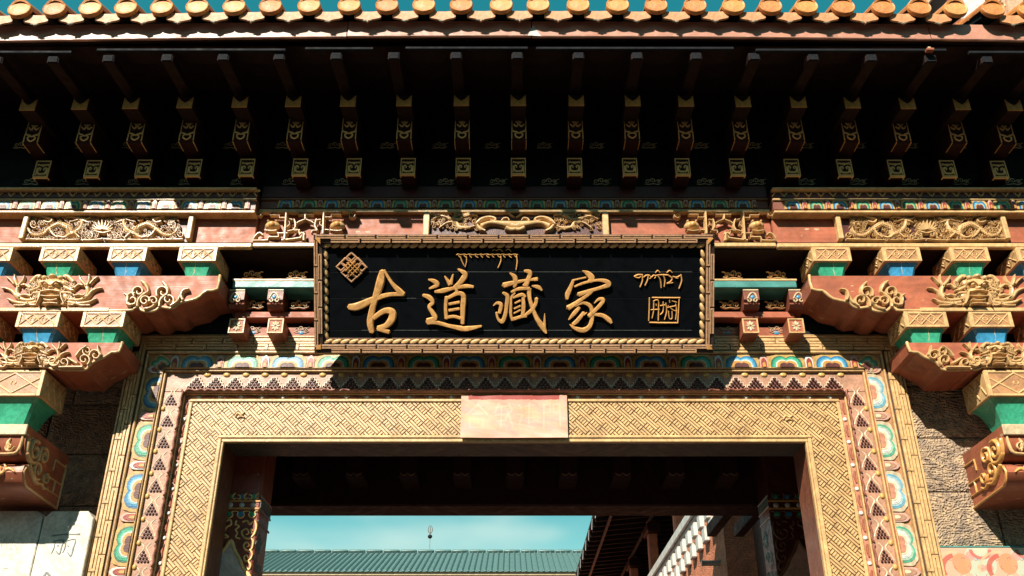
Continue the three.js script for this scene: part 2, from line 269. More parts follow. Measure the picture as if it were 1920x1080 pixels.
// painted columns at the back of the passage
function passageColumn(s, label) {
  const t = thing('painted_column', label, 'column', 'painted columns of the passage');
  const z = s < 0 ? -.42 : -1.8, x0 = s < 0 ? X(491, H(921, z), z) : 2.37, x1 = x0 + s * .55, zk = s < 0 ? -.76 : -2.19, pl = wallPlane(z), top = H(921, z);
  new MB().box(x0, x1, 0, s < 0 ? 4.9 : top + .5, zk, z, .012).build('shaft', s < 0 ? mat(.30, .06, .03) : M.maroon, t);  // left shaft painted brighter to stand for the light on it
  const vineM = s < 0 ? mat(1.2, .78, .31) : M.goldDark;  // bright on the left, dark on the right: light put into the paint
  const left = (px) => s < 0 ? px : mir(px);
  const Z = zoom(400, 900, 6, s > 0), W = (x) => x;
  const xa = Math.min(x0, x1), xb = Math.max(x0, x1);
  for (const [a, b] of [[228, 246], [312, 332]]) new MB().box(xa, xb, H(900 + b / 6, z), H(900 + a / 6, z), z - .01, z + .008).build('gold_band', M.goldLeaf, t);
  const cu = new MB();
  for (let i = 0; i < 4; i++) {
    const cx = 450 - i * 130;
    const one = (n, q, d, m) => { const b = new MB(); domes(b, pl, Z, [q], d); b.build(n, m, t); };
    one('pearl', [cx, 283, 32, 32], .012, M.white); one('cloud_motif', [cx + 8, 185, 42, 30], .008, i % 2 ? M.blue : M.green); one('cloud_motif', [cx - 12, 382, 46, 30], .008, i % 2 ? M.blue : M.green);
    strokes(cu, pl, Z, [[[cx - 50, 205, 12], [cx - 25, 215, 16], [cx - 15, 180, 16], [cx - 45, 165, 12]], [[cx + 66, 205, 12], [cx + 40, 215, 16], [cx + 30, 180, 16], [cx + 60, 150, 12]], [[cx - 75, 350, 12], [cx - 40, 360, 14], [cx - 50, 400, 14], [cx - 12, 428, 16], [cx + 28, 400, 14], [cx + 20, 360, 14], [cx + 55, 350, 12]]], .012);
  }
  cu.build('cloud_outline', vineM, t);
  const vine = new MB();
  strokes(vine, pl, Z, [
    [[470, 460, 20], [485, 520, 24], [460, 610, 24], [400, 660, 24], [340, 640, 24], [320, 580, 20], [370, 550, 20], [400, 590, 18], [370, 615, 14]],
    [[330, 470, 20], [380, 460, 22], [410, 500, 20], [440, 470, 18]], [[440, 570, 18], [420, 550, 16], [430, 600, 20]],
    [[430, 660, 20], [450, 700, 22], [430, 780, 24], [370, 790, 24], [340, 740, 20], [370, 700, 20], [400, 730, 18], [380, 755, 12]],
    [[420, 790, 20], [440, 840, 22], [410, 900, 24], [360, 910, 22], [345, 870, 20], [375, 845, 18], [390, 880, 14]],
    [[390, 910, 20], [420, 960, 22], [400, 1010, 20], [370, 970, 16]],
    [[150, 460, 20], [190, 450, 24], [200, 500, 22], [150, 530, 22], [120, 600, 24], [170, 640, 20], [130, 650, 14]], [[260, 460, 20], [250, 500, 24], [290, 520, 20], [250, 560, 22], [270, 600, 20], [250, 640, 18], [300, 660, 18]],
  ], .01);
  vine.build('vine_scroll', vineM, t);
  const arch = new MB();
  strokes(arch, pl, Z, [[[-60, 1000, 40], [60, 850, 40], [140, 760, 40], [200, 680, 40], [240, 790, 40], [300, 900, 40], [330, 980, 40], [410, 1090, 44]]], .014);
  arch.build('arch_outline', vineM, t);
  const body = [[-60, 1020], [70, 860], [150, 780], [200, 700], [230, 800], [285, 900], [320, 1000], [400, 1100], [-60, 1100]].map(([x, y]) => { const [a, b] = Z(x, y), q = pl.uv(a, b); return [q[0], q[1]]; });
  new MB().prism(body, z - .01, z + .005).build('arch_field', s < 0 ? mat(.85, .70, .64) : M.blush, t);  // left field paler, its brightness put into the colour
  // side face, pattern of small scrolls
  const side = new MB().at(new THREE.Matrix4().makeBasis(new THREE.Vector3(0, 0, s), new THREE.Vector3(0, 1, 0), new THREE.Vector3(-s, 0, 0)).setPosition(x0, 0, (z + zk) / 2)), r = mulberry(31);
  for (let i = 0; i < 46; i++) side.rib(spiral((r() - .5) * .32, top - .35 - r() * 1.1, .035 + r() * .02, 1.1, r() * 6, r() < .5 ? 1 : -1, .3, .15), .006);
  for (const y of [.04, .14, .24]) side.rib([[-.19, top - y, .02], [.19, top - y, .02]], .008);
  for (let i = -3; i <= 3; i++) side.rib([[i * .055, top - .05, .012], [i * .055, top - .13, .012]], .007, { sharp: true });
  side.build('side_scroll', s > 0 ? M.tealPale : M.inkGrey, t);  // teal holds the sky light on the right face, grey the left shade
  rebase(t, (x0 + x1) / 2, 0, (z + zk) / 2);
}
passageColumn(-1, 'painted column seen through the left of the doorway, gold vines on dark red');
passageColumn(1, 'shaded painted column seen at the right edge of the doorway, teal sky light painted into its scrolls');
{ // small white beam ends behind the right-hand column
  for (const [px, i] of [[1375, 0], [1432, 1]]) {
    const t = thing('beam_end', i ? 'pale square beam end beside the teal column in the doorway' : 'pale square beam end left of its twin in the doorway', 'beam end');
    const z = -2.75, y0 = H(958, z), x = X(px, y0, z);
    new MB().box(x - .06, x + .06, y0, y0 + .16, z - .05, z, .01).build('end_block', M.tealPale, t);
    new MB().box(x - .05, x + .05, y0 + .02, y0 + .14, z - 1.2, z - .05).build('joist', M.woodRed, t);
    rebase(t, x, y0, z);
  }
  const t = thing('side_room_wall', 'dark red wall in shade at the right behind the doorway', 'wall');
  new MB().box(2.95, 3.2, 0, 5.6, -4.8, -2.65).build('wall', M.maroon, t); rebase(t, 3.05, 0, -3.7);
}

// ------------------------------------------------------------------ carved door frame
const frameT = thing('door_frame', 'carved golden door frame around the wide opening, with lotus and stepped bands', 'door frame');
{
  const bot = 1.9;
  const U = (mb, xi, xo, yi, yo, z0, z1, c = .004) => { mb.box(-xo, xo, yi, yo, z0, z1, c); for (const s of [-1, 1]) mb.box(s * xi, s * xo, bot, yi - .0005, z0, z1, c); return mb; };
  U(new MB(), 2.236, 2.56, 3.99, 4.335, -.012, 0).build('panel_board', M.channel, frameT);
  U(U(new MB(), 2.238, 2.268, 4.0, 4.024, 0, .022, .006), 2.505, 2.531, 4.295, 4.319, 0, .022, .006).build('panel_trim', M.gold, frameT);
  U(new MB(), 2.222, 2.2375, 3.972, 3.9985, -.03, .012, .004).build('inner_bead', M.gold, frameT);
  // key-fret relief of the panel: a connected lattice set on the diagonal
  const u = .0226, hh = .009, fr = new MB(), inside = (x, y) => (y > 4.026 && y < 4.296 && Math.abs(x) < 2.506) || (Math.abs(x) > 2.268 && Math.abs(x) < 2.506 && y > bot && y <= 4.03);
  const c45 = Math.SQRT1_2, seen = new Set();
  const rail = (CX, CY, ex, ey, off, pa, pb2, top) => {                         // one raised rail, cut to the field
    const full = pb2 - pa, nseg = Math.max(2, Math.round(full / .014)); let runs = [], cur = null;
    for (let k = 0; k < nseg; k++) { const p = pa + (k + .5) / nseg * full, ok = inside(CX + ex * p - ey * off, CY + ey * p + ex * off); if (ok) { cur ? cur[1] = k + 1 : runs.push(cur = [k, k + 1]); } else cur = null; }
    for (const [k0, k1] of runs) {
      const p0 = pa + k0 / nseg * full, p1 = pa + k1 / nseg * full, q = (p, d, z) => [CX + ex * p - ey * (off + d), CY + ey * p + ex * (off + d), z], k = .0086, m = .0072;
      const A = [q(p0, -k, 0), q(p1, -k, 0), q(p1, k, 0), q(p0, k, 0)], B = [q(p0 + .001, -m, top), q(p1 - .001, -m, top), q(p1 - .001, m, top), q(p0 + .001, m, top)];
      fr.quad(...B); for (let i = 0; i < 4; i++) fr.quad(A[i], A[(i + 1) % 4], B[(i + 1) % 4], B[i]);
    }
  };
  const PT = .0110, wob = mulberry(14);
  const bar = (x0, y0, x1, y1) => {                                            // three rails side by side; the long ones run whole, the others butt against them
    const vert = x0 === x1, key = [Math.round((x0 + x1) * 2), Math.round((y0 + y1) * 2), vert].join(); if (seen.has(key)) return; seen.add(key);
    const len = Math.hypot(x1 - x0, y1 - y0) * u, mx = (x0 + x1) / 2 * u, my = (y0 + y1) / 2 * u, a = vert ? Math.PI * .75 : Math.PI / 4, ex = Math.cos(a), ey = Math.sin(a), jx = (wob() - .5) * .0016, CX = (mx - my) * c45 + jx, CY = (mx + my) * c45 + 3.2;
    const long = len > 3 * u, S = PT + .0086, G = .0038;
    for (const o of [-1, 1]) {
      const top = hh + (vert ? .0004 : 0) - .0006 * wob();
      if (long && !vert) { for (const d of [-1, 1]) rail(CX, CY, ex, ey, o * PT, d < 0 ? -len / 2 - S : S + G, d < 0 ? -S - G : len / 2 + S, top); }
      else if (long) rail(CX, CY, ex, ey, o * PT, -len / 2 - S, len / 2 + S, top); else rail(CX, CY, ex, ey, o * PT, -len / 2 + S + G, len / 2 - S - G, top);
    }
  };
  const R = 170;
  for (let i = -R; i <= R; i++) for (let j = -R; j <= R; j++) {
    const x = 4 * i - 2 * j, y = 2 * i + 4 * j, X0 = (x - y) * u * c45, Y0 = (x + y) * u * c45 + 3.2;
    if (Math.abs(X0) > 2.7 || Y0 < bot - .1 || Y0 > 4.5) continue;
    bar(x - 2, y, x + 2, y); bar(x, y - 2, x, y + 2); bar(x + 2, y, x + 2, y + 2); bar(x, y + 2, x - 2, y + 2); bar(x - 2, y - 2, x - 2, y); bar(x, y - 2, x + 2, y - 2);
  }
  const f = fr.build('fret_relief', M.gold, frameT, 0); f.userData.kind = 'stuff';
  for (const [px, py] of [[450, 778], [1477, 783]]) {                           // the knots in the corners
    const pl = wallPlane(.009), Z = zoom(px, py, 1), k = new MB(); strokes(k, pl, Z, [[[-9, 4, 3], [-4, -3, 5], [3, 0, 5], [9, -5, 3]], [[-4, 6, 3], [2, 3, 4], [8, 5, 3]]], .014); k.build('knot', M.gold, frameT);
  }
  // bead strip
  U(new MB(), 2.531, 2.572, 4.319, 4.352, -.01, .004).build('bead_ground', M.rose2, frameT);
  U(new MB(), 2.572, 2.584, 4.352, 4.362, -.01, .03, .004).build('strip', M.gold, frameT);
  const bead = new MB().dome(0, 0, .017, .017, .016, 0, 10, 3).geo(1), pad = new MB().rib([[-.045, -.006, .012], [0, 0, .02], [.045, -.006, .012]], .012).geo(1);
  const N = 31; for (let i = 0; i < N; i++) { const x = (i - 15) * .1645; put('bead', bead, M.white, frameT, [x, 4.336, .004]); if (i < N - 1) put('leaf', pad, M.terra, frameT, [x + .082, 4.335, .004]); }
  for (const s of [-1, 1]) for (let i = 1; i < 12; i++) { const y = 4.336 - i * .182; put('bead', bead, M.white, frameT, [s * 2.552, y, .004]); const p = put('leaf', pad, M.terra, frameT, [s * 2.552, y + .091, .004]); p.rotation.z = Math.PI / 2; }
  // stepped band
  const sx = 2.584, sX = 2.728, sy = 4.362, sY = 4.522, sz = .06;
  U(new MB(), sx, sX, sy, sY, -.01, sz, .004).build('stepped_ground', M.peach2, frameT);
  const st = new MB();
  for (let r = 0; r < 4; r++) for (let k = 0; k < 4 - r; k++) { const x = (k - (3 - r) / 2) * .0300, y = .014 + r * .0205; st.box(x - .0086, x + .0086, y - .0070, y + .0070, 0, .022, .0015); }
  const s2 = new MB(); for (let q = 0; q < 4; q++) for (let k = 0; k < 4 - q; k++) { const x = (k - (3 - q) / 2) * .0235 - q * .003, y = .01 + q * .0225; s2.box(x - .0075, x + .0075, y - .0068, y + .0068, 0, .012, .001); }
  const stg2 = s2.geo(0), sideTrace = new MB();
  const stg = st.geo(0), pit = new MB().dome(0, 0, .03, .022, .016, 0, 10, 3).geo(1);
  const sc = new MB().rib([[-.075, 0, .016], [-.05, .012, .018], [0, .004, .018], [.05, .012, .018], [.075, 0, .016]], .016).geo(1);
  const zig = new MB(); const zz = (x0, y0) => { for (let k = 0; k < 4; k++) for (const s of [-1, 1]) { const xa = s * (.0685 - k * .0165), ya = .012 + k * .022; zig.box(x0 + xa - .0036, x0 + xa + .0036, y0 + ya, y0 + ya + .022, sz - .002, sz + .012); zig.box(x0 + Math.min(xa, xa - s * .0165) - .0036, x0 + Math.max(xa, xa - s * .0165) + .0036, y0 + ya + .0155, y0 + ya + .0227, sz - .002, sz + .0125); } };
  const n = 34;
  for (let i = 0; i < n; i++) {
    const x = (i - (n - 1) / 2) * .1505; put('stepped_block', stg, M.maroon, frameT, [x, sy + .022, sz]); put('scallop', sc, M.terraDark, frameT, [x, sy + .006, sz]); put('rosette', pit, M.ochreL, frameT, [x + .075, sY - .018, sz]); zz(x, sy + .018);
  }
  for (const s of [-1, 1]) for (let i = 0; i < 14; i++) { const y = sy - .11 - i * .171, x = s * (sx + sX) / 2; put('stepped_block', stg2, M.maroon, frameT, [x, y, sz]); for (const d of [-1, 1]) sideTrace.rib([[x + d * .055, y + .015, .010], [x + d * .04, y + .055, .008], [x + d * .01, y + .105, .012], [x + d * .035, y + .14, .008]], .004, { base: sz }); put('rosette', pit, M.ochreL, frameT, [x + s * .052, y - .03, sz]).scale.set(.6, 1, 1); const q = put('scallop', sc, M.terraDark, frameT, [s * (sx + .006), y + .05, sz]); q.rotation.z = s * Math.PI / 2; }
  sideTrace.build('painted_tracery', M.cream2, frameT, 0); zig.build('zigzag_line', mat(.82, .60, .42), frameT, 0);
  // trims
  U(U(new MB(), 2.728, 2.742, 4.522, 4.536, 0, .088, .005), 2.748, 2.756, 4.543, 4.551, 0, .10, .003).build('trim', M.gold, frameT);
  U(new MB(), 2.742, 2.748, 4.536, 4.543, 0, .08, .001).build('trim', M.red, frameT);
  // lotus band
  const lx = 2.756, lX = 2.884, ly = 4.551, lY = 4.668, lz = .085;
  U(new MB(), lx, lX, ly, lY, -.01, lz, .004).build('lotus_ground', M.peachD, frameT);
  U(new MB(), lX, 2.898, lY, 4.690, -.01, .112, .006).build('trim', M.gold, frameT);
  U(new MB(), 2.898, 2.9085, 4.690, 4.698, -.01, .095, .002).build('trim', M.goldDark, frameT);
  const nl = 15; const fadeB = [M.cream2, M.blueL, M.fadeBlue, M.white, M.white, M.cream2, M.rose2], fadeG = [M.cream2, M.greenL, M.fadeGreen, M.white, M.white, M.cream2, M.rose2];
  const put4 = (i, x, y, rot, w, h, fade) => lotus(frameT, fade ? (i % 2 ? fadeG : fadeB) : i % 2 ? 'green' : 'blue', w, h, M4(x, y, lz, rot));
  for (let i = 0; i < nl; i++) put4(i, (i - 7) * .356, ly, 0, .285, .112);
  for (let i = 0; i < nl + 1; i++) bud(frameT, .062, .104, M4((i - 7.5) * .356, ly, lz), i % 2);
  for (const s of [-1, 1]) for (let i = 0; i < 7; i++) { const y = ly - .21 - i * .388; put4(i, s * lx, y, -s * Math.PI / 2, .30, .122, s > 0); bud(frameT, .066, .115, M4(s * lx, y + .194, lz, -s * Math.PI / 2), s > 0 ? 2 : i % 2); }
  for (const s of [-1, 1]) lotus(frameT, 'green', .15, .13, M4(s * (lx - .01), ly - .01, lz + .002, -s * Math.PI / 4));
  // outer fret
  const fx = 2.9085, fX = 3.03, fy = 4.698, fY = 4.808;
  U(new MB(), fx, fX, fy, fY, -.01, .082, .003).build('fret_ground', M.groove, frameT);
  const key = fretKey(.262, fY - fy - .012, .016, true);
  for (let i = -12; i <= 12; i++) for (const r of [0, 1]) put('fret_key', key[r], M.gold, frameT, [i * .244 + (r ? .122 : 0), (fy + fY) / 2, .082]);
  for (const s of [-1, 1]) for (let i = 0; i < 11; i++) for (const r of [0, 1]) { const q = put('fret_key', key[r], M.gold, frameT, [s * (fx + fX) / 2, 4.57 - i * .244 + (r ? .122 : 0), .082]); q.rotation.z = Math.PI / 2; }
  new MB().box(-3.03, 3.03, 4.808, 4.826, -.01, .10, .005).box(-3.03, 3.03, 4.832, 4.842, -.01, .085, .003).build('trim', M.gold, frameT);
  for (const s of [-1, 1]) new MB().box(s * 3.03, s * 3.045, bot, 4.84, -.01, .09, .004).build('trim', M.gold, frameT);
}
function bilobe(w, h, k = 1) {
  const q = [[.5, 0], [.5, .3], [.47, .58], [.39, .82], [.26, .97], [.13, .97], [.04, .86], [0, .80]]; const r = q.map(([x, y]) => [x * w, y * h * k]); return [...r, ...r.slice(0, -1).reverse().map(([x, y]) => [-x, y])];
}
function scallopLobe(w, h) {
  const out = []; for (let i = 0; i <= 40; i++) { const t = i / 40 * Math.PI, c = Math.cos(t), s = Math.sin(t), r = 1 + .045 * Math.abs(Math.sin(t * 4.5)); out.push([w / 2 * Math.sign(c) * Math.pow(Math.abs(c), .6) * r, Math.min(1.02, Math.pow(s, .5) * r) * h]); } return out;
}
function lotus(parent, tone, w, h, m, small = false) {
  const key = (Array.isArray(tone) ? 'faded' + tone[1].id : tone) + w + small; lotus.c ??= {}; const c = lotus.c;
  if (!c[key]) {
    const set = tone === 'blue' ? [M.blueD, M.blue, M.blueL] : tone === 'green' ? [M.greenD, M.green, M.greenL] : tone;
    const layers = Array.isArray(tone) ? [[1, 1], [.86, .90], [.76, .78], [.66, .66], [.60, .58], [.50, .48], [.40, .34]].map(([a, b], i) => [a, b, tone[i]]) : small ? [[1, 1, M.ochreL], [.80, .86, set[0]], [.62, .66, set[2]], [.5, .50, M.ochre], [.42, .4, M.maroon]] : [[1, 1, M.ochreL], [.86, .90, set[0]], [.78, .80, set[1]], [.68, .69, set[2]], [.60, .58, M.white], [.54, .50, M.ochre], [.40, .33, M.maroon]];
    c[key] = layers.map(([a, b, q], i) => [(i ? new MB().prism(bilobe(w * a, h * b), 0, .010 + i * .0022, .0012) : new MB().prism(scallopLobe(w, h), 0, .010, .003)).geo(0), q]);
  }
  let root; c[key].forEach(([g, q], i) => { const k = put(i ? 'petal_layer' : 'lotus_petal', g, q, i ? root : parent); if (!i) { root = k; k.applyMatrix4(m); } });
  return root;
}
function bud(parent, w, h, m, alt) {
  const key = 'bud' + w + h + alt; lotus.c ??= {}; const c = lotus.c;
  if (!c[key]) {
    const tip = (a, b) => { const q = [[.5, 0], [.5, .55], [.42, .78], [.2, .93], [0, 1]].map(([x, y]) => [x * w * a, y * h * b]); return [...q, ...q.slice(0, -1).reverse().map(([x, y]) => [-x, y])]; };
    c[key] = [[tip(1, 1), .016, alt ? M.blush : M.white], [tip(.72, .76), .020, alt === 2 ? M.peach2 : M.red], [tip(.4, .4), .023, alt === 2 ? M.cream2 : M.ochre]].map(([p, d, q]) => [new MB().prism(p, 0, d, .002).geo(0), q]);
  }
  let root; c[key].forEach(([g, q], i) => { const k = put(i ? 'bud_core' : 'lotus_bud', g, q, i ? root : parent); if (!i) { root = k; k.applyMatrix4(m); } });
}
function fretKey(Lk, B, d, thin = false) {                                                    // an upper and a lower hook
  const a = B * (thin ? .225 : .195), g = B * (thin ? .07 : .125), b = B * (thin ? .18 : .15), mk = (s) => { const l = Lk * (thin ? .455 : .478); const p = [[-l, B / 2], [l, B / 2], [l, B / 2 - a], [-l + a, B / 2 - a], [-l + a, B / 2 - a - g], [l, B / 2 - a - g], [l, B / 2 - a - g - b], [-l, B / 2 - a - g - b]]; return new MB().prism(p.map(([x, y]) => [x * s, y * s]), 0, d, .0015).geo(0); };
  return [mk(1), mk(-1)];
}
rebase(frameT, 0, 1.9, 0);

// ------------------------------------------------------------------ paper banner
{
  const t = thing('paper_banner', 'red paper banner, glare and shade painted in, pasted over the middle of the door lintel', 'banner');
  const cv = document.createElement('canvas'); cv.width = 1024; cv.height = 420; const c = cv.getContext('2d'), r = mulberry(5);
  c.fillStyle = '#eab09a'; c.fillRect(0, 0, 1024, 420);  // pink ground: washed-out glare on red paper, put into the colour
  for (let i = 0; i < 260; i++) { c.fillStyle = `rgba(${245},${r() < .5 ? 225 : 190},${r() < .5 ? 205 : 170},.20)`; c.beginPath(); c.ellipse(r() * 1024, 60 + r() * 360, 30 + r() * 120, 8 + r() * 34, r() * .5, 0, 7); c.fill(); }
  c.fillStyle = '#b3301f'; c.beginPath(); c.moveTo(70, 0); c.lineTo(950, 0); c.lineTo(950, 44); for (let x = 950; x >= 70; x -= 16) c.lineTo(x, 42 + r() * 7); c.fill();  // full red painted where the shade of the band falls
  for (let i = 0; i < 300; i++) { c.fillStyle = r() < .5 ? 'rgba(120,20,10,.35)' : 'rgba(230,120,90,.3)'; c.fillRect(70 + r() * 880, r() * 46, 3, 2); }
  c.strokeStyle = 'rgba(225,190,165,.9)'; c.lineWidth = 3; for (const x0 of [14, 960]) for (let i = 0; i < 5; i++) { c.beginPath(); c.arc(x0 + 10 + r() * 40, 10 + r() * 34, 6 + r() * 8, 0, 4); c.stroke(); }
  c.strokeStyle = 'rgba(248,232,208,.42)'; c.lineCap = 'round'; c.lineJoin = 'round';
  const st = (w, ...p) => { c.lineWidth = w; c.beginPath(); p.forEach(([x, y], i) => i ? c.lineTo(x, y) : c.moveTo(x, y)); c.stroke(); };
  st(20, [165, 90], [60, 190]); st(22, [165, 90], [250, 190]); st(16, [110, 190], [205, 185]); st(16, [80, 240], [90, 320], [210, 320], [215, 235], [80, 240]);
  st(18, [370, 80], [330, 170]); st(18, [340, 120], [440, 110]); st(16, [390, 120], [385, 320]); st(16, [330, 200], [450, 190]); st(16, [340, 260], [440, 250]); st(20, [460, 90], [490, 150], [430, 230]); st(18, [450, 170], [500, 310]);
  st(18, [560, 100], [580, 130]); st(18, [550, 190], [590, 200], [560, 290], [700, 320]); st(16, [620, 110], [700, 100]); st(16, [660, 80], [650, 280]); st(14, [625, 170], [695, 165]); st(14, [625, 225], [700, 220]);
  st(16, [800, 90], [795, 320]); st(16, [800, 95], [860, 95], [860, 170], [800, 175]); st(16, [890, 95], [950, 90], [955, 310]); st(14, [890, 95], [890, 170], [950, 170]);
  const tx = new THREE.CanvasTexture(cv); tx.colorSpace = THREE.SRGBColorSpace;
  const z = .036, y1 = H(741, z), y0 = H(821, z), xa = X(863, y0, z), xb = X(1065, y0, z), g = new THREE.PlaneGeometry(xb - xa, y1 - y0, 48, 16), p = g.attributes.position;
  for (let i = 0; i < p.count; i++) { const u = p.getX(i), v = p.getY(i); p.setZ(i, fbm(u * 3, v * 2, 4, 3) * .012 + (v < -.15 ? (-.15 - v) * .14 * (1 + Math.sin(u * 7)) : 0)); }
  g.computeVertexNormals();
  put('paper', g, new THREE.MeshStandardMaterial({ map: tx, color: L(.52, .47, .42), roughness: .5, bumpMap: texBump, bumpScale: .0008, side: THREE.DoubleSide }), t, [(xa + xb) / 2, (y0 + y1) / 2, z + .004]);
  rebase(t, (xa + xb) / 2, y0, z);
}

// ------------------------------------------------------------------ planks, blocks and painted clouds beside the signboard
const curlSet = (Z, x, y, s) => [spiral(x - 1.0 * s, y, .5 * s, 1.2, 0, -1, .34, .2), spiral(x, y - .25 * s, .55 * s, 1.2, Math.PI, 1, .34, .2), spiral(x + 1.0 * s, y, .5 * s, 1.2, Math.PI, 1, .34, .2), [[x - 1.6 * s, y + .5 * s, .1 * s], [x - .9 * s, y + .6 * s, .2 * s], [x, y + .45 * s, .22 * s], [x + .9 * s, y + .6 * s, .2 * s], [x + 1.7 * s, y + .3 * s, .1 * s]], [[x + .9 * s, y, .18 * s], [x + 1.5 * s, y - .5 * s, .12 * s], [x + 1.9 * s, y - .55 * s, .06 * s]]];
for (const s of [-1, 1]) {
  const side = s < 0 ? 'left' : 'right', f = (px) => s < 0 ? px : mir(px);
  {
    const t = thing('timber_rail', `teal painted rail with gilded cloud carving, ${side} of the signboard`, 'rail');
    pb(new MB(), f(436), f(640), 526, 539, .27, .04, .006).build('rail', M.teal, t); pb(new MB(), f(436), f(640), 522.5, 526, .275, .04, .002).build('fillet', M.gold, t);
    const pl = wallPlane(.22), Z = zoom(0, 0, 1, s > 0), c = new MB(); for (const x of [473, 556, 620]) strokes(c, pl, Z, curlSet(Z, x, 517, 11), .018); c.build('cloud_carving', M.gold, t);
    rebase(t, X(f(540), 5, .1), H(539, .27), .1);
  }
  {
    const t = thing('timber_rail', `narrow terracotta rail with gilded cloud carving, ${side} of the signboard`, 'rail');
    pb(new MB(), f(440), f(640), 584, 596, .15, .04, .006).build('rail', M.terra, t);
    const pl = wallPlane(.13), Z = zoom(0, 0, 1, s > 0), c = new MB(); for (const x of [476, 561, 625]) strokes(c, pl, Z, curlSet(Z, x, 573, 11), .018); c.build('cloud_carving', M.gold, t);
    rebase(t, X(f(540), 5, .1), H(596, .15), .1);
  }
  {
    const t = thing('painted_board', `terracotta board with painted clouds above the fret band, ${side} of the signboard`, 'painted board');
    pb(new MB(), f(440), f(640), 614, 631, .09, .04, .002).build('board', M.terra, t);
    const pl = wallPlane(.09), Z = zoom(0, 0, 1, s > 0), c = new MB(), d = new MB(); for (const x of [474, 565, 628]) { strokes(c, pl, Z, curlSet(Z, x, 619, 8.5), .008); domes(d, pl, Z, [[x, 624, 6, 4]], .006); } c.build('cloud_outline', M.cream, t); d.build('cloud_heart', M.blue, t);
    rebase(t, X(f(540), 5, .1), H(631, .09), .06);
  }
  const bx = s < 0 ? [441, 514] : [1411, 1497];
  bx.forEach((px, i) => {
    const where = (i === (s < 0 ? 1 : 0) ? 'nearer the signboard' : 'farther from the signboard') + `, ${side} side`, Z = zoom(px, 560, 1), pl = wallPlane(.25);
    const t = thing('scroll_corbel', `small rounded corbel with painted cloud on its nose, ${where}`, 'corbel');
    const y0 = H(572, .25), y1 = H(543, .25), xc = X(px, y0, .25), w = .062;
    const prof = [[.04, y0 - .01], [.2, y0 - .01], [.236, y0 + .015], [.225, y0 + .035], [.25, y0 + .05], [.25, y1], [.04, y1]];
    new MB().at(new THREE.Matrix4().makeBasis(new THREE.Vector3(0, 0, 1), new THREE.Vector3(0, 1, 0), new THREE.Vector3(-1, 0, 0)).setPosition(xc, 0, 0)).prism(prof, -w, w).build('corbel', M.terraDark, t);
    new MB().box(xc - w, xc + w, y1 - .012, y1 + .002, .2, .256, .003).build('fillet', M.cream, t);
    const c = new MB(); strokes(c, pl, Z, [[[-9, 2, 3], [-6, 6, 3], [-2, 3, 3], [-6, -1, 2]], [[9, 2, 3], [6, 6, 3], [2, 3, 3], [6, -1, 2]], [[-9, 0, 3], [-5, -8, 3.5], [0, -11, 3.5], [5, -8, 3.5], [9, 0, 3]]], .008); c.build('cloud', M.cream, t);
    const d = new MB(); domes(d, pl, Z, [[0, -3, 4, 4]], .01); d.build('jewel', M.blue, t);
    rebase(t, xc, y0, .15);
    const t2 = thing('square_block', `small square beam block with carved flower, ${where}`, 'beam block'), z2 = .26, ya = H(625, z2), yb = H(597.5, z2), xd = X(s < 0 ? px + 1 : px - 2, ya, z2);
    new MB().box(xd - .062, xd + .062, ya, yb, .04, z2, .005).build('block', M.terra, t2);
    const fr = new MB(); for (const q of [-1, 1]) { fr.box(xd + q * .062, xd + q * .05, ya, yb, z2, z2 + .008, .002); fr.box(xd - .05, xd + .05, q < 0 ? ya : yb - .012, q < 0 ? ya + .012 : yb, z2, z2 + .0075, .002); } fr.build('edge_frame', M.gold, t2);
    const fl = new MB(); for (let k = 0; k < 8; k++) { const a = k * Math.PI / 4; fl.rib([[xd + Math.cos(a) * .008, (ya + yb) / 2 + Math.sin(a) * .009, .008], [xd + Math.cos(a) * .024, (ya + yb) / 2 + Math.sin(a) * .03, .02], [xd + Math.cos(a) * .036, (ya + yb) / 2 + Math.sin(a) * .045, .004]], .007, { base: z2 }); } fl.build('flower', M.cream, t2);
    rebase(t2, xd, ya, .15);
  });
}

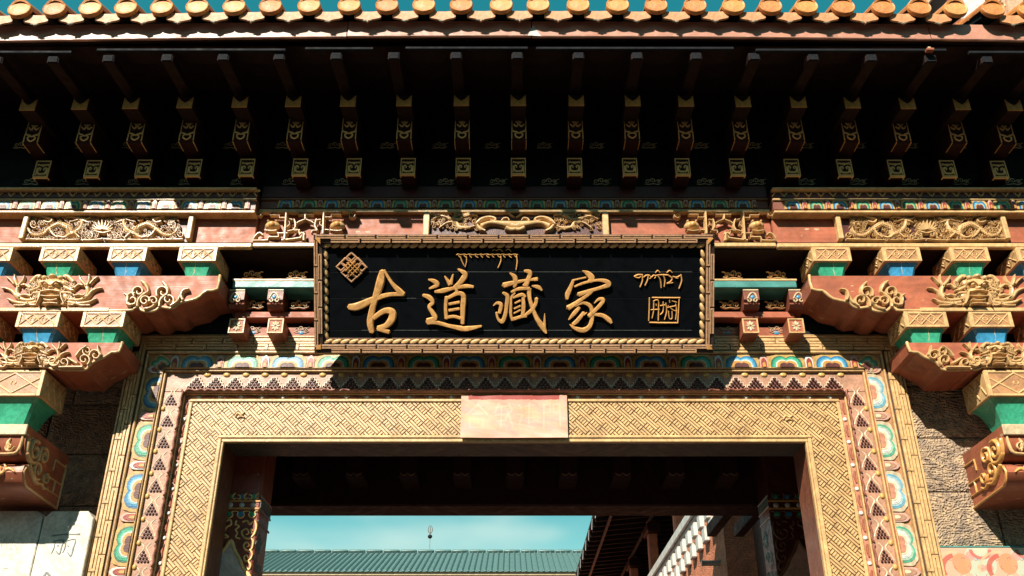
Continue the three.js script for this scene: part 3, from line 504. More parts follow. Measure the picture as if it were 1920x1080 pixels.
// ------------------------------------------------------------------ signboard
{
  const lean = THREE.MathUtils.degToRad(30), z0 = .33, h0 = H(662.5, z0), xc = X(964, h0, z0), W = 1.527, HH = .907;
  const t = thing('signboard', 'black signboard with four large gilded characters in a fret frame, leaning out above the doorway', 'sign');
  t.position.set(xc, h0, z0); t.rotation.x = lean;
  const pl = new Plane(new THREE.Vector3(xc, h0, z0), lean), board = new Plane(new THREE.Vector3(xc, h0, z0).addScaledVector(pl.N, -.045), lean), bn = -.045;
  const bw = .068;
  // planks of the board, seams where the photograph shows them
  const seam = [.10, board.uv(960, 619.5)[1], board.uv(960, 559.5)[1], board.uv(960, 510)[1], .83];
  for (let i = 0; i < 4; i++) new MB().box(-W + bw, W - bw, seam[i] + (i ? .0022 : 0), seam[i + 1], bn - .03, bn, .002).build('board_plank', M.lacquer, t);
  const sm = new MB(); for (let i = 1; i < 4; i++) { const a = i === 2 ? -1.17 : -1.17, b = i === 2 ? -.75 : 1.36; sm.box(a, b, seam[i] + .0003, seam[i] + .0019, bn - .004, bn + .0012); } sm.build('seam_glint', M.inkGrey, t);  // grey strips paint the light caught along the seams
  new MB().box(-W + .01, W - .01, .01, HH - .01, bn - .06, bn - .031, .004).build('backing', M.wood, t);
  // frame: ground, keys, rope moulding
  const fr = new MB(); fr.box(-W, W, 0, bw, bn - .03, -.012, .004); fr.box(-W, W, HH - bw, HH, bn - .03, -.012, .004); for (const s of [-1, 1]) fr.box(s * W, s * (W - bw), bw, HH - bw, bn - .03, -.012, .004);
  fr.build('frame', M.groove, t);
  const nT = 13, pT = (2 * W - .02) / nT, kT = fretKey(pT * .985, bw - .008, .012), nS = 4, pS = (HH - .08) / nS, kS = fretKey(pS * .985, bw - .008, .012);
  const signGold = mat(.70, .40, .22, { rough: .45 });
  for (let i = 0; i < nT; i++) for (const [y] of [[bw / 2], [HH - bw / 2]]) for (const r of [0, 1]) { const x = -W + .01 + (i + .5) * pT + (r ? pT / 2 : 0); if (x < W - pT * .4) put('fret_key', kT[r], signGold, t, [x, y, -.012]); }
  for (let i = 0; i < nS; i++) for (const s of [-1, 1]) for (const r of [0, 1]) { const y = .04 + (i + .5) * pS + (r ? pS / 2 : 0); if (y < HH - pS * .4) { const k = put('fret_key', kS[r], signGold, t, [s * (W - bw / 2), y, -.0115]); k.rotation.z = Math.PI / 2; } }
  for (const a of [-1, 1]) for (const b of [0, 1]) new MB().prism([[a * (W - .012), b ? HH - .03 : .03], [a * (W - .055), b ? HH - .075 : .075], [a * (W - .055), b ? HH - .03 : .03]], -.012, .006, .002).build('corner_piece', M.goldLeaf, t);
  const rb = new MB().at(M4(0, 0, 0, .32, 1, 1, 1)).dome(0, 0, .042, .017, .022, 0, 12, 4).geo(1.2), rbl = new MB().at(M4(0, 0, 0, .32)).dome(0, 0, .038, .019, .022, 0, 12, 4).geo(1.2);
  const ropeM = M.gold, nr = 44;
  for (let i = 0; i < nr; i++) { const x = -W + bw + .03 + i * (2 * (W - bw) - .06) / (nr - 1); put('rope_bead', rb, ropeM, t, [x, bw + .018, bn + .002]); put('rope_bead', rbl, ropeM, t, [x, HH - bw - .016, bn + .002]); }
  for (let i = 0; i < 10; i++) for (const s of [-1, 1]) { const k = put('rope_bead', rb, ropeM, t, [s * (W - bw - .018), bw + .07 + i * .0685, bn + .002]); k.rotation.z = Math.PI / 2; }
  const shelf = new MB(); shelf.box(-W + bw, W - bw, bw - .001, bw + .045, bn - .01, bn + .004, .002); shelf.build('rope_ground', M.goldDark, t);
  // lettering
  const put1 = (name, Z, list, h = .020, m = M.letter, o = { flat: true, n: 6 }) => { const b = new MB().at(M4(0, 0, bn)); strokes(b, board, Z, list, h, o); return b.build(name, m, t, .5); };
  const A = zoom(560, 430, 4.5), B = zoom(780, 460, 6), C = zoom(910, 490, 7.2), D = zoom(1160, 490, 6);
  put1('character', A, [
    [[425, 655, 50], [500, 650, 68], [640, 588, 50], [760, 552, 36], [890, 548, 34]], [[705, 350, 40], [695, 430, 74], [662, 540, 62], [625, 660, 50], [605, 780, 58], [620, 868, 44]],
    [[722, 345, 22], [785, 450, 30], [850, 520, 48], [890, 548, 34]], [[630, 750, 40], [720, 690, 48], [785, 695, 62], [790, 750, 66], [740, 812, 50], [670, 835, 44]], [[670, 838, 40], [765, 866, 36]]]);
  put1('character', B, [
    [[142, 385, 18], [205, 405, 50], [240, 445, 52], [150, 488, 20]], [[80, 560, 34], [150, 588, 58], [190, 640, 46], [150, 690, 44], [185, 755, 54], [215, 820, 60], [130, 855, 70]], [[130, 865, 60], [225, 868, 46], [400, 912, 44], [560, 938, 60], [738, 908, 22]],
    [[325, 348, 16], [385, 440, 56]], [[418, 328, 18], [390, 435, 50]], [[475, 268, 22], [545, 315, 58], [545, 355, 66], [490, 425, 54], [420, 485, 40]], [[212, 522, 28], [300, 512, 54], [420, 482, 42], [560, 460, 46], [648, 468, 30]], [[450, 490, 40], [455, 535, 42], [360, 592, 40]],
    [[345, 580, 44], [335, 700, 42], [345, 822, 48]], [[370, 590, 34], [480, 540, 44], [535, 575, 60], [530, 700, 62], [525, 880, 46]], [[370, 662, 34], [490, 638, 30]], [[370, 732, 34], [490, 712, 30]], [[360, 808, 36], [430, 800, 36], [505, 822, 34]]]);
  put1('character', C, [
    [[245, 325, 74], [360, 295, 60], [550, 255, 34], [705, 240, 54]], [[332, 158, 22], [395, 212, 66], [410, 290, 60], [385, 350, 34]], [[530, 128, 36], [600, 150, 66], [588, 220, 60], [540, 335, 84]], [[630, 332, 20], [715, 350, 58], [765, 392, 26]],
    [[350, 415, 30], [450, 372, 46], [600, 366, 46]], [[590, 372, 70], [600, 500, 58], [640, 640, 58], [700, 780, 66], [785, 905, 78], [822, 970, 26]], [[800, 705, 10], [800, 800, 32], [795, 920, 48]], [[692, 500, 52], [680, 570, 48], [620, 665, 54], [520, 735, 36]],
    [[240, 425, 36], [298, 475, 60], [288, 600, 54], [270, 720, 56], [230, 812, 58], [175, 780, 40], [150, 690, 34]], [[108, 600, 14], [160, 562, 38], [212, 590, 58], [190, 700, 46]],
    [[400, 420, 28], [352, 490, 32], [345, 600, 42], [345, 720, 42], [368, 795, 44]], [[372, 492, 30], [490, 450, 50], [540, 480, 40]], [[398, 565, 24], [475, 528, 28]], [[388, 640, 24], [475, 600, 28]], [[385, 702, 22], [475, 655, 26]], [[510, 490, 50], [518, 600, 60], [502, 725, 52]], [[370, 782, 46], [480, 748, 44], [560, 742, 26]]]);
  put1('character', C, [
    [[1312, 128, 14], [1385, 168, 74], [1435, 232, 90], [1405, 272, 60]], [[1182, 254, 20], [1360, 216, 22]], [[1188, 252, 36], [1152, 350, 56], [1112, 440, 70], [1100, 510, 40]],
    [[1200, 342, 24], [1330, 292, 36], [1500, 256, 36], [1620, 268, 58], [1662, 312, 78], [1570, 352, 50], [1400, 402, 50], [1255, 450, 64]], [[1440, 392, 58], [1390, 442, 52], [1240, 552, 52], [1115, 632, 76]],
    [[1200, 602, 40], [1320, 560, 42], [1420, 612, 58], [1442, 740, 60], [1410, 872, 60], [1320, 930, 68], [1205, 900, 50], [1142, 852, 16]], [[1268, 622, 46], [1200, 700, 58], [1125, 788, 18]], [[1328, 692, 46], [1242, 800, 58], [1180, 852, 46]], [[1370, 690, 12], [1330, 722, 28]],
    [[1470, 566, 12], [1530, 512, 38], [1590, 522, 58], [1540, 600, 54], [1460, 682, 50], [1392, 742, 56]], [[1450, 712, 46], [1580, 732, 56], [1668, 792, 66], [1702, 832, 36]]]);
  // script of the upper line and of the right
  const tails = [[[500, 130, 22], [520, 185, 20], [546, 236, 12]], [[568, 130, 22], [570, 180, 18], [554, 246, 10]], [[955, 120, 26], [955, 180, 22], [922, 254, 16]], [[1128, 100, 26], [1140, 180, 24], [1126, 276, 16]]];
  const head = []; for (let i = 0; i < 11; i++) { const x = 455 + i * 63; head.push([[x, 108 - (i % 3) * 4, 18], [x + 26, 98, 20], [x + 50, 106, 18], [x + 60, 100, 14]]); head.push([[x + 22, 102, 16], [x + 30, 124, 18], [x + 46 + (i % 2) * 8, 138, 12]]); }
  head.push([[900, 60, 12], [940, 45, 16], [980, 70, 12]], [[1010, 60, 12], [1040, 42, 16], [1070, 66, 12]], [[860, 66, 10], [875, 50, 12], [905, 56, 10]]);
  put1('script', B, [...tails, ...head], .012, M.letter, { n: 4, ws: .78 });
  put1('script', D, [
    [[175, 172, 22], [215, 152, 24], [270, 152, 20]], [[185, 178, 18], [225, 186, 20], [250, 168, 14]], [[262, 152, 22], [268, 215, 22], [240, 290, 18]], [[278, 180, 18], [310, 158, 22], [345, 158, 20]], [[330, 158, 20], [325, 210, 22], [296, 272, 16]], [[350, 160, 18], [360, 186, 20], [345, 195, 14]], [[370, 180, 20], [395, 155, 20], [415, 175, 18], [400, 192, 16]],
    [[415, 160, 18], [470, 152, 22], [560, 155, 20]], [[440, 165, 20], [470, 215, 22], [478, 298, 18]], [[500, 160, 20], [520, 210, 22], [512, 286, 16]], [[560, 160, 20], [600, 190, 22], [580, 230, 20], [540, 250, 18], [610, 240, 16]], [[610, 170, 18], [650, 180, 22], [690, 160, 20]], [[640, 190, 18], [670, 190, 14]], [[700, 150, 20], [708, 220, 20], [678, 306, 18]], [[412, 128, 14], [440, 104, 20], [464, 128, 14]], [[540, 128, 14], [572, 104, 20], [602, 128, 14]]], .012, M.letter, { n: 4, ws: .78 });
  put1('seal', D, [
    [[376, 408, 20], [500, 410, 22], [690, 410, 20]], [[346, 410, 18], [344, 540, 20], [338, 668, 18]], [[345, 688, 22], [500, 692, 24], [668, 692, 22]], [[680, 420, 18], [672, 560, 20], [664, 690, 20]],
    [[390, 450, 16], [420, 434, 20], [448, 450, 18], [448, 560, 20], [446, 664, 20]], [[395, 450, 18], [392, 560, 18], [376, 640, 14]], [[360, 545, 16], [460, 540, 18]], [[420, 480, 16], [424, 500, 16]], [[465, 500, 16], [520, 490, 18]], [[500, 455, 16], [500, 560, 18], [465, 600, 16]], [[530, 470, 16], [540, 560, 18], [515, 655, 14]], [[545, 520, 16], [640, 500, 18]], [[570, 435, 14], [575, 465, 14]], [[600, 445, 14], [650, 460, 14]], [[640, 480, 18], [650, 560, 18], [640, 655, 16]], [[560, 560, 16], [570, 640, 18], [600, 640, 16], [600, 560, 14]], [[555, 500, 14], [600, 540, 16], [640, 560, 14]]], .012, M.letter, { n: 4, ws: .78 });
  // endless-knot emblem
  const kb = new MB().at(M4(0, 0, bn)), kl = new MB().at(M4(0, 0, bn)), cell = (cx, cy) => [[[cx, cy - 34, 22], [cx + 36, cy, 22], [cx, cy + 34, 22], [cx - 36, cy, 22], [cx, cy - 34, 22]]];
  for (const [x, y] of [[447, 232], [398, 276], [496, 276], [358, 316], [536, 320], [400, 366], [492, 370], [447, 408]]) strokes(kb, board, A, cell(x, y), .02, { sharp: true });
  kb.build('knot_emblem', signGold, t);
  strokes(kl, board, A, [[[390, 300, 14], [470, 385, 14]], [[410, 280, 14], [495, 365, 14]], [[430, 262, 14], [510, 345, 14]], [[500, 290, 14], [420, 370, 14]], [[480, 270, 14], [400, 350, 14]], [[515, 315, 14], [440, 390, 14]]], .028); kl.build('knot_strand', M.goldLeaf, t);
}

// ------------------------------------------------------------------ carved tie beam with its panels
const SEC = 485;                                                              // half width, in rows of the photograph, of the middle bay
const sideX = X(965 + SEC, 5.6, .4);
{
  const t = thing('tie_beam', 'terracotta tie beam with carved gilded panels running across under the eaves', 'beam');
  for (const s of [-1, 1]) new MB().box(s * sideX, s * 5.2, H(460, .4), H(396, .4), .0, .4, .006).build('beam', M.terra, t);
  new MB().box(-sideX + .002, sideX - .002, H(460, .36), H(396, .36), .0, .36, .004).build('beam', M.terra, t);
  for (const s of [-1, 1]) new MB().box(s * sideX, s * 5.2, H(463.5, .46), H(455, .46), .41, .46, .008).build('bottom_moulding', M.gold, t);
  for (const s of [-1, 1]) new MB().box(s * 1.3, s * (sideX - .003), H(462, .44), H(454.5, .44), .37, .44, .006).build('bottom_moulding', M.gold, t);
  new MB().box(-5.2, 5.2, H(463.5, .46) + .004, H(460, .36) - .002, -.05, .41).build('soffit', M.wood, t);  // dark board added under the beam, shade put into its colour
  const r = mulberry(77);
  const curls = (x0, x1, y0, y1, n, s) => [...Array(n)].map(() => spiral(lerp(x0, x1, r()), lerp(y0, y1, r()), s * (.7 + r() * .7), .9 + r() * .5, r() * 6.3, r() < .5 ? 1 : -1, .42, .22));
  // dragon panels
  for (const m of [false, true]) {
    const z = .4, Z = zoom(30, 390, 5.647, m), pl = wallPlane(z);
    const P = new MB(); const ya = H(455, z), yb = H(401, z), xa = X(m ? mir(45) : 45, ya, z), xb = X(m ? mir(356) : 356, ya, z);
    const panel = P.box(xa, xb, ya, yb, z - .01, z + .012).build('dragon_panel', M.maroon, t);
    for (const x of [xa, xb]) new MB().box(x - .02, x + .02, ya, yb - .02, z, z + .07, .006).build('post', M.gold, panel);
    const g = new MB().at(M4(0, 0, z + .01));
    const half = (k) => { const X2 = (x) => k ? 1880 - x : x, q = (l) => l.map((s) => s.map(([x, y, w]) => [X2(x), y, w]));
      strokes(g, pl, Z, q([[[150, 240, 24], [190, 300, 44], [290, 312, 58], [380, 245, 66], [470, 196, 76], [570, 235, 96], [600, 292, 96], [680, 262, 66], [722, 190, 48], [700, 140, 56]], [[250, 108, 14], [330, 128, 30], [405, 150, 40], [380, 182, 34], [320, 170, 24]], [[600, 300, 60], [540, 340, 44], [470, 330, 30]], [[380, 250, 40], [420, 310, 36], [470, 345, 20]], [[640, 290, 40], [700, 345, 28]],
        [[690, 130, 60], [760, 150, 44], [820, 128, 18]], [[700, 155, 40], [760, 172, 26], [800, 190, 12]], [[680, 120, 20], [620, 95, 14], [570, 100, 6]], [[690, 110, 20], [640, 70, 14], [590, 62, 6]], [[710, 105, 20], [690, 70, 12], [650, 55, 6]], [[740, 105, 18], [760, 75, 12], [800, 62, 6]], [[680, 140, 18], [610, 125, 12], [560, 135, 6]], [[700, 150, 16], [640, 170, 12], [590, 180, 6]]]), .045, { n: 5 });
      strokes(g, pl, Z, q([spiral(745, 255, 34, 1.2, 0, 1, .5, .3), spiral(800, 312, 36, 1.2, 2, -1, .5, .3), spiral(868, 305, 38, 1.1, 3, 1, .5, .3), spiral(210, 195, 44, 1.1, 1, 1, .45, .3), spiral(440, 300, 36, 1.1, 4, -1, .45, .3), spiral(120, 300, 34, 1.1, 0, 1, .45, .3), spiral(740, 345, 30, 1, 2, 1, .5, .3), [[700, 360, 20], [800, 362, 26], [930, 350, 24]], [[100, 352, 24], [300, 356, 26], [520, 360, 22], [700, 356, 20]]]), .03);
      strokes(g, pl, Z, q(curls(125, 890, 80, 352, 150, 19)), .034, { n: 2 });
      { const path = [[190, 300], [290, 312], [380, 245], [470, 196], [570, 235], [600, 292], [680, 262]], sc = []; for (let i = 0; i < path.length - 1; i++) for (let k = 0; k < 5; k++) { const t = k / 5, x = lerp(path[i][0], path[i + 1][0], t), y = lerp(path[i][1], path[i + 1][1], t); for (const d of [-16, 4, 22]) sc.push([X2(x + (d % 3) * 2), y + d, 9, 8, 1]); } const sg2 = new MB().at(M4(0, 0, z + .046)); for (const [x, y, a, b] of sc) { const [px, py] = Z(x, y), [u2, v2, mm] = pl.uv(px, py); g.at(M4(0, 0, z + .046)).dome(u2, v2, a / Z.s * mm, b / Z.s * mm, .012, 0, 6, 2); } g.at(M4(0, 0, z + .01)); }
    }; half(0); half(1);
    for (let i = -4; i <= 4; i++) { const a = i * .36, sx = Math.sin(a), cy = Math.cos(a); strokes(g, pl, Z, [[[940 + sx * 20, 262, 26], [940 + sx * 78, 262 - cy * 44, 44], [940 + sx * 112, 250 - cy * 84, 8]]], .055 - Math.abs(i) * .003); strokes(g, pl, Z, [[[940 + sx * 40, 160, 14], [940 + sx * 90, 170 - cy * 70, 12], [940 + sx * 110, 172 - cy * 104, 5]]], .026); }
    strokes(g, pl, Z, [[[850, 268, 20], [940, 290, 34], [1030, 268, 20]]], .04);
    g.build('dragon_carving', M.gold, panel, 1.1);
  }
  // lattice carvings either side of the signboard head
  for (const m of [false, true]) {
    const z = .39, Z = zoom(470, 390, 8.727, m), pl = wallPlane(z), g = new MB().at(M4(0, 0, z));
    const o = { sharp: true };
    strokes(g, pl, Z, [[[90, 105, 26], [335, 105, 26], [335, 150, 26], [485, 150, 26], [485, 192, 26], [600, 192, 26]], [[620, 100, 28], [790, 100, 28], [790, 142, 28], [1040, 142, 28], [1040, 100, 28], [1220, 100, 28]], [[1230, 188, 26], [1330, 188, 26], [1330, 142, 26], [1490, 142, 26], [1490, 95, 26], [1740, 95, 26]],
      [[620, 415, 36], [740, 390, 36], [820, 400, 36]], [[450, 450, 44], [620, 450, 44]], [[310, 505, 46], [470, 505, 46], [470, 450, 46]], [[50, 565, 34], [290, 560, 44], [310, 505, 40]], [[520, 560, 50], [700, 540, 50], [830, 520, 60], [880, 430, 70], [880, 560, 60]], [[1230, 395, 40], [1290, 395, 40]], [[905, 140, 46], [905, 218, 46]], [[720, 402, 34], [800, 402, 34], [810, 450, 34]], [[1100, 402, 34], [1020, 402, 34], [1010, 440, 34]]], .04, o);
    strokes(g, pl, Z, [[[600, 110, 50], [590, 260, 56], [570, 560, 62]], [[1212, 110, 50], [1205, 260, 56], [1195, 470, 62]]], .055);
    strokes(g, pl, Z, [[[905, 215, 28], [850, 238, 30], [790, 262, 34], [770, 285, 30]], [[905, 215, 28], [960, 238, 30], [1020, 262, 34], [1040, 285, 30]], [[722, 215, 34], [742, 280, 52], [744, 340, 52], [705, 400, 40]], [[1090, 215, 34], [1068, 280, 52], [1066, 340, 52], [1104, 400, 40]], [[650, 220, 26], [700, 230, 30]], [[1160, 220, 26], [1100, 230, 30]], [[810, 470, 40], [850, 440, 60], [900, 470, 40]],
      [[60, 540, 30], [110, 470, 44], [170, 440, 50], [215, 480, 30]], spiral(150, 130, 44, 1, 0, 1, .5, .3), spiral(1660, 150, 60, 1, 0, 1, .5, .3), [[600, 350, 26], [650, 300, 22], [640, 250, 16]], [[1180, 330, 26], [1140, 300, 22], [1150, 260, 16]]], .04);
    for (const x of [365, 1425]) { domes(g, pl, Z, [[x, 310, 128, 82], [x - 65, 242, 26, 28, .7], [x + 70, 242, 26, 28, .7]], .06); strokes(g, pl, Z, [[[x - 110, 405, 34], [x, 415, 40], [x + 80, 405, 34]]], .05); }
    g.build('lattice_carving', M.gold, t, 1);
    for (const x of [365, 1425]) { const d = new MB().at(M4(0, 0, z + .045)); domes(d, pl, Z, [[x, 320, 56, 60]], .032); d.build('disc', M.goldLeaf, t); }
  }
  { // middle panel
    const z = .36, Z = zoom(790, 385, 5.333), pl = wallPlane(z), ya = H(450, z), yb = H(400, z), xa = X(799, ya, z), xb = X(1136, ya, z);
    const panel = new MB().box(xa, xb, ya, yb, z - .01, z + .01).build('dragon_panel', M.maroon, t);
    for (const x of [xa, xb]) new MB().box(x - .025, x + .025, ya, yb - .015, z, z + .06, .006).build('post', M.gold, panel);
    const g = new MB().at(M4(0, 0, z + .008));
    for (const k of [0, 1]) { const X2 = (x) => k ? 1880 - x : x, q = (l) => l.map((s) => s.map(([x, y, w]) => [X2(x), y, w]));
      strokes(g, pl, Z, q([[[545, 215, 30], [600, 165, 50], [680, 145, 40], [740, 160, 36], [730, 185, 30], [690, 180, 20]], [[600, 230, 70], [680, 200, 50], [800, 205, 70], [940, 230, 90]], [[560, 225, 40], [590, 260, 50], [640, 285, 40]], [[800, 190, 30], [820, 165, 26], [860, 160, 20], [880, 185, 18]], [[850, 250, 60], [900, 270, 60], [940, 265, 60]], [[740, 195, 50], [860, 200, 60], [940, 205, 70]]]), .05, { n: 5 });
      strokes(g, pl, Z, q([[[640, 90, 10], [700, 100, 16], [780, 95, 18], [860, 90, 20], [910, 125, 16], [935, 140, 10]], [[180, 250, 20], [260, 195, 30], [350, 190, 36], [380, 235, 44], [460, 245, 40], [530, 230, 20]], [[120, 160, 14], [200, 130, 24], [290, 150, 34], [380, 160, 36], [440, 120, 30], [540, 110, 16]], [[330, 100, 12], [400, 120, 20], [520, 90, 8]], [[430, 140, 16], [500, 120, 12], [560, 125, 6]], [[280, 160, 20], [230, 130, 12], [180, 120, 6]], spiral(110, 95, 26, 1, 0, 1, .5, .3), spiral(160, 75, 22, 1, 0, 1, .5, .3)]), .036);
      strokes(g, pl, Z, q(curls(100, 560, 100, 262, 60, 19)), .024, { n: 2 });
    }
    g.build('dragon_carving', M.gold, panel, 1.1);
  }
  rebase(t, 0, H(460, .4), .2);
}

// ------------------------------------------------------------------ cornice bands above the beam
{
  const t = thing('cornice', 'painted cornice with small lotus petals and a zigzag band under the eaves', 'cornice');
  const line = (name, pyT, pyB, zf, m, mid, c = .004) => { if (mid) new MB().box(-sideX + .002, sideX - .002, H(pyB, zf), H(pyT, zf), .2, zf, c).build(name, m, t); else for (const s of [-1, 1]) new MB().box(s * sideX, s * 5.2, H(pyB, zf), H(pyT, zf), .2, zf, c).build(name, m, t); };
  line('trim', 391.5, 397.5, .41, M.gold, true, .005); line('lotus_ground', 374, 391.2, .385, M.terraDark, true); line('trim', 370.5, 373.8, .41, M.goldDark, true);
  line('zigzag_ground', 349, 370.2, .385, M.maroon, true);
  line('trim', 394, 398.6, .50, M.gold, false, .005); line('lotus_ground', 375, 393.6, .492, M.terraDark, false); line('trim', 371.5, 374.8, .51, M.gold, false, .004); line('zigzag_ground', 355, 371, .495, M.maroon, false); line('trim', 350.5, 354.6, .545, M.gold, false, .004);
  const pitch = .1875;
  for (let i = -25; i <= 25; i++) {
    const x = i * pitch, side = Math.abs(x) > sideX - .05, z = side ? .492 : .385, y = H(side ? 393 : 390.6, z), h = (side ? H(375.6, z) : H(374.4, z)) - y;
    if (Math.abs(Math.abs(x) - sideX) < .03) continue;
    lotus(t, i % 2 ? 'green' : 'blue', .135, h, M4(x, y, z), true);
    bud(t, .04, h * .96, M4(x + pitch / 2, y, z), 1);
  }
  const zg = new MB(), hb = new MB();
  for (const s of [-1, 1]) for (let i = 0; i < 22; i++) {
    const x0 = s * (sideX + .05 + i * .1), y = H(369.5, .495), hh = H(357, .495) - y, z = .495; const st = 4;
    for (let k = 0; k < st; k++) for (const d of [-1, 1]) { const a = x0 + d * (.046 - k * .0115), yy = y + k * hh / st; zg.box(a - .002, a + .002, yy, yy + hh / st, z, z + .01); zg.box(Math.min(a, a - d * .0115) - .002, Math.max(a, a - d * .0115) + .002, yy + hh / st - .004, yy + hh / st, z, z + .0102); }
    hb.dome(x0 + .05, y + hh * .95, .02, .014, .01, z, 8, 2);
  }
  for (const [b, n] of [[zg, 'zigzag_line'], [hb, 'zigzag_dot']]) { b.build(n, M.goldDull, t, 0); }
  rebase(t, 0, H(399, .5), .3);
}

// ------------------------------------------------------------------ eave: beam ends, corbels, rafters, painted clouds
const sag = (x) => -.055 * Math.pow(x / 4.2, 2);
{
  const A = [77, 172, 267, 361, 461, 561, 662, 764, 868, 972, 1078, 1182, 1281, 1384, 1487, 1586, 1682, 1780, 1876];
  const B = [58, 157, 252, 349, 450, 551, 653, 757, 866, 973, 1080, 1186, 1287, 1391, 1495, 1597, 1694, 1798, 1890];
  const C = [53, 150, 245, 346, 449, 549, 652, 757, 865, 972, 1081, 1187, 1287, 1394, 1498, 1599, 1702, 1804, 1901];
  const ordinal = ['leftmost', 'second from left', 'third from left', 'fourth from left', 'fifth from left', 'sixth from left', 'seventh from left', 'eighth from left', 'ninth from left', 'middle', 'ninth from right', 'eighth from right', 'seventh from right', 'sixth from right', 'fifth from right', 'fourth from right', 'third from right', 'second from right', 'rightmost'];
  // row A: square beam ends
  const z = .6, w = .061, y0 = H(327, z), h = H(297, z) - y0;
  const body = new MB().box(-w, w, 0, h, -.3, 0, .006).geo(0), fr = new MB(), sc = new MB().at(M4(0, 0, .001));
  for (const s of [-1, 1]) { fr.box(s * w, s * (w - .008), 0, h, 0, .01, .002); fr.box(-w + .008, w - .008, s < 0 ? 0 : h - .009, s < 0 ? .009 : h, 0, .0095, .002); fr.box(s * w, s * (w - .010), -.010, 0, -.035, .008, .003); }
  fr.box(-w, w, -.011, -.001, -.012, .0085, .003);
  for (const s of [-1, 1]) { sc.rib([[0, .03, .015], [s * .026, .034, .018], [s * .038, .062, .018], [s * .026, .088, .015], [s * .012, .078, .010], [s * .018, .064, .008]], .008); sc.rib([[s * .008, .12, .010], [s * .024, .116, .012], [s * .04, .124, .010], [s * .044, .108, .007]], .008); sc.rib([[s * .045, .02, .010], [s * .043, .05, .010], [s * .046, .09, .008]], .006); }
  sc.dome(0, .112, .012, .012, .012, 0, 10, 3);
  const gA = fr.geo(0), gS = sc.geo(1);
  A.forEach((px, i) => { const x = X(px, y0, z), t = thing('beam_end', `square beam end with gilded scroll under the eaves, ${ordinal[i]} of its row`, 'beam end', 'square beam ends under the eaves'); put('block', body, M.woodRed, t); put('edge_frame', gA, M.goldDull, t); put('scroll', gS, M.goldDull, t); t.position.set(x, y0 + sag(x) * .6, z); });
  // row B: curved corbels
  const zb = .78, yb0 = H(262, zb), hb = H(222, zb) - yb0;
  const prof = [[-.4, 0], [-.02, 0], [-.004, .03], [-.014, hb * .45], [0, hb * .55], [0, hb], [-.4, hb]];
  const bodyB = new MB().at(new THREE.Matrix4().makeBasis(new THREE.Vector3(0, 0, 1), new THREE.Vector3(0, 1, 0), new THREE.Vector3(-1, 0, 0))).prism(prof, -w, w).geo(0);
  const sB = new MB();
  for (const s of [-1, 1]) { sB.rib([[s * .055, hb, .008], [s * .056, hb * .6, .008], [s * .05, hb * .42, .014], [s * .02, hb * .36, .014], [0, hb * .30, .012]], .008); sB.rib([[s * .04, hb * .72, .012], [s * .02, hb * .62, .014], [s * .006, hb * .74, .015], [s * .024, hb * .84, .011]], .009); sB.rib([[s * .008, hb * .92, .012], [0, hb * .75, .016]], .008); sB.rib([[0, hb * .08, .010], [s * .024, hb * .16, .014], [s * .03, hb * .27, .012], [s * .014, hb * .30, .008]], .008); sB.rib([[s * .057, hb * .4, .009], [s * .057, hb * .05, .009]], .008); sB.box(s * .061, s * .056, -.004, .002, -.13, 0); }
  const gB = sB.geo(1);
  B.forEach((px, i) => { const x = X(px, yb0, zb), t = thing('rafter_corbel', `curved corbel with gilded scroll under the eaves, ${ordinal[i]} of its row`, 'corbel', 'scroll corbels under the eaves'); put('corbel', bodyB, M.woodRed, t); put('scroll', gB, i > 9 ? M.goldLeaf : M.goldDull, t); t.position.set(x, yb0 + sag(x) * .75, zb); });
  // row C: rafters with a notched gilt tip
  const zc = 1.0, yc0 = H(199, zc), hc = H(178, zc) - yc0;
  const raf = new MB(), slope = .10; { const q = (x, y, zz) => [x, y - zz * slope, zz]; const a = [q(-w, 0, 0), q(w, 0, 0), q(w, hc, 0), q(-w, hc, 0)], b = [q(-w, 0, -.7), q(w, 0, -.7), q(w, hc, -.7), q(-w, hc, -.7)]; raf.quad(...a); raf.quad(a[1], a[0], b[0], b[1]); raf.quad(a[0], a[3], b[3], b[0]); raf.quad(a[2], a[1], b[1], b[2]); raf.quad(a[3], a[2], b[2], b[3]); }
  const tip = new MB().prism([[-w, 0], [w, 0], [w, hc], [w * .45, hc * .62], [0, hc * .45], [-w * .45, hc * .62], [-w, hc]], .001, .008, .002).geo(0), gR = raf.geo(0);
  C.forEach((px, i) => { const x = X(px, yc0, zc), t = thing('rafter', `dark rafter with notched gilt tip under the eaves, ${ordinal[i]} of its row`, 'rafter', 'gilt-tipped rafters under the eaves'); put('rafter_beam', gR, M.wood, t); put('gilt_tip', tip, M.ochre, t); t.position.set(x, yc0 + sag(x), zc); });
  // flying rafters at the eave edge
  const zf = 1.42, yf0 = H(111, zf), hf = H(98, zf) - yf0, wf = .045;
  const fly = new MB().at(M4(0, 0, 0, 0, 1, 1, 1, .12)).box(-wf, wf, 0, hf, -.62, 0, .006).geo(0), fend = new MB().at(M4(0, 0, 0, 0, 1, 1, 1, .12)).box(-wf * .8, wf * .8, hf * .1, hf * .9, .001, .006, .002).geo(0);
  [-5, 100, 203, 313, 418, 523, 630, 738, 855, 970, 1085, 1195, 1306, 1415, 1525, 1634, 1745, 1850, 1950].forEach((px, i) => { const x = X(px, yf0, zf), t = thing('flying_rafter', `thin dark flying rafter at the eave edge, ${ordinal[i]} of its row`, 'rafter', 'flying rafters at the eave edge'); put('rafter_beam', fly, M.wood, t); put('end_face', fend, M.darkMetal, t); t.position.set(x, yf0 + sag(x), zf); });
  // painted clouds between the corbels
  const cl = (k) => { const m = new MB(), q = curlSet(null, 0, 0, 1).map((s) => s.map(([x, y, v]) => [x * .045 * k, -y * .045, v * .045])); for (const s of q) m.rib(s, .006); return m.geo(1); };
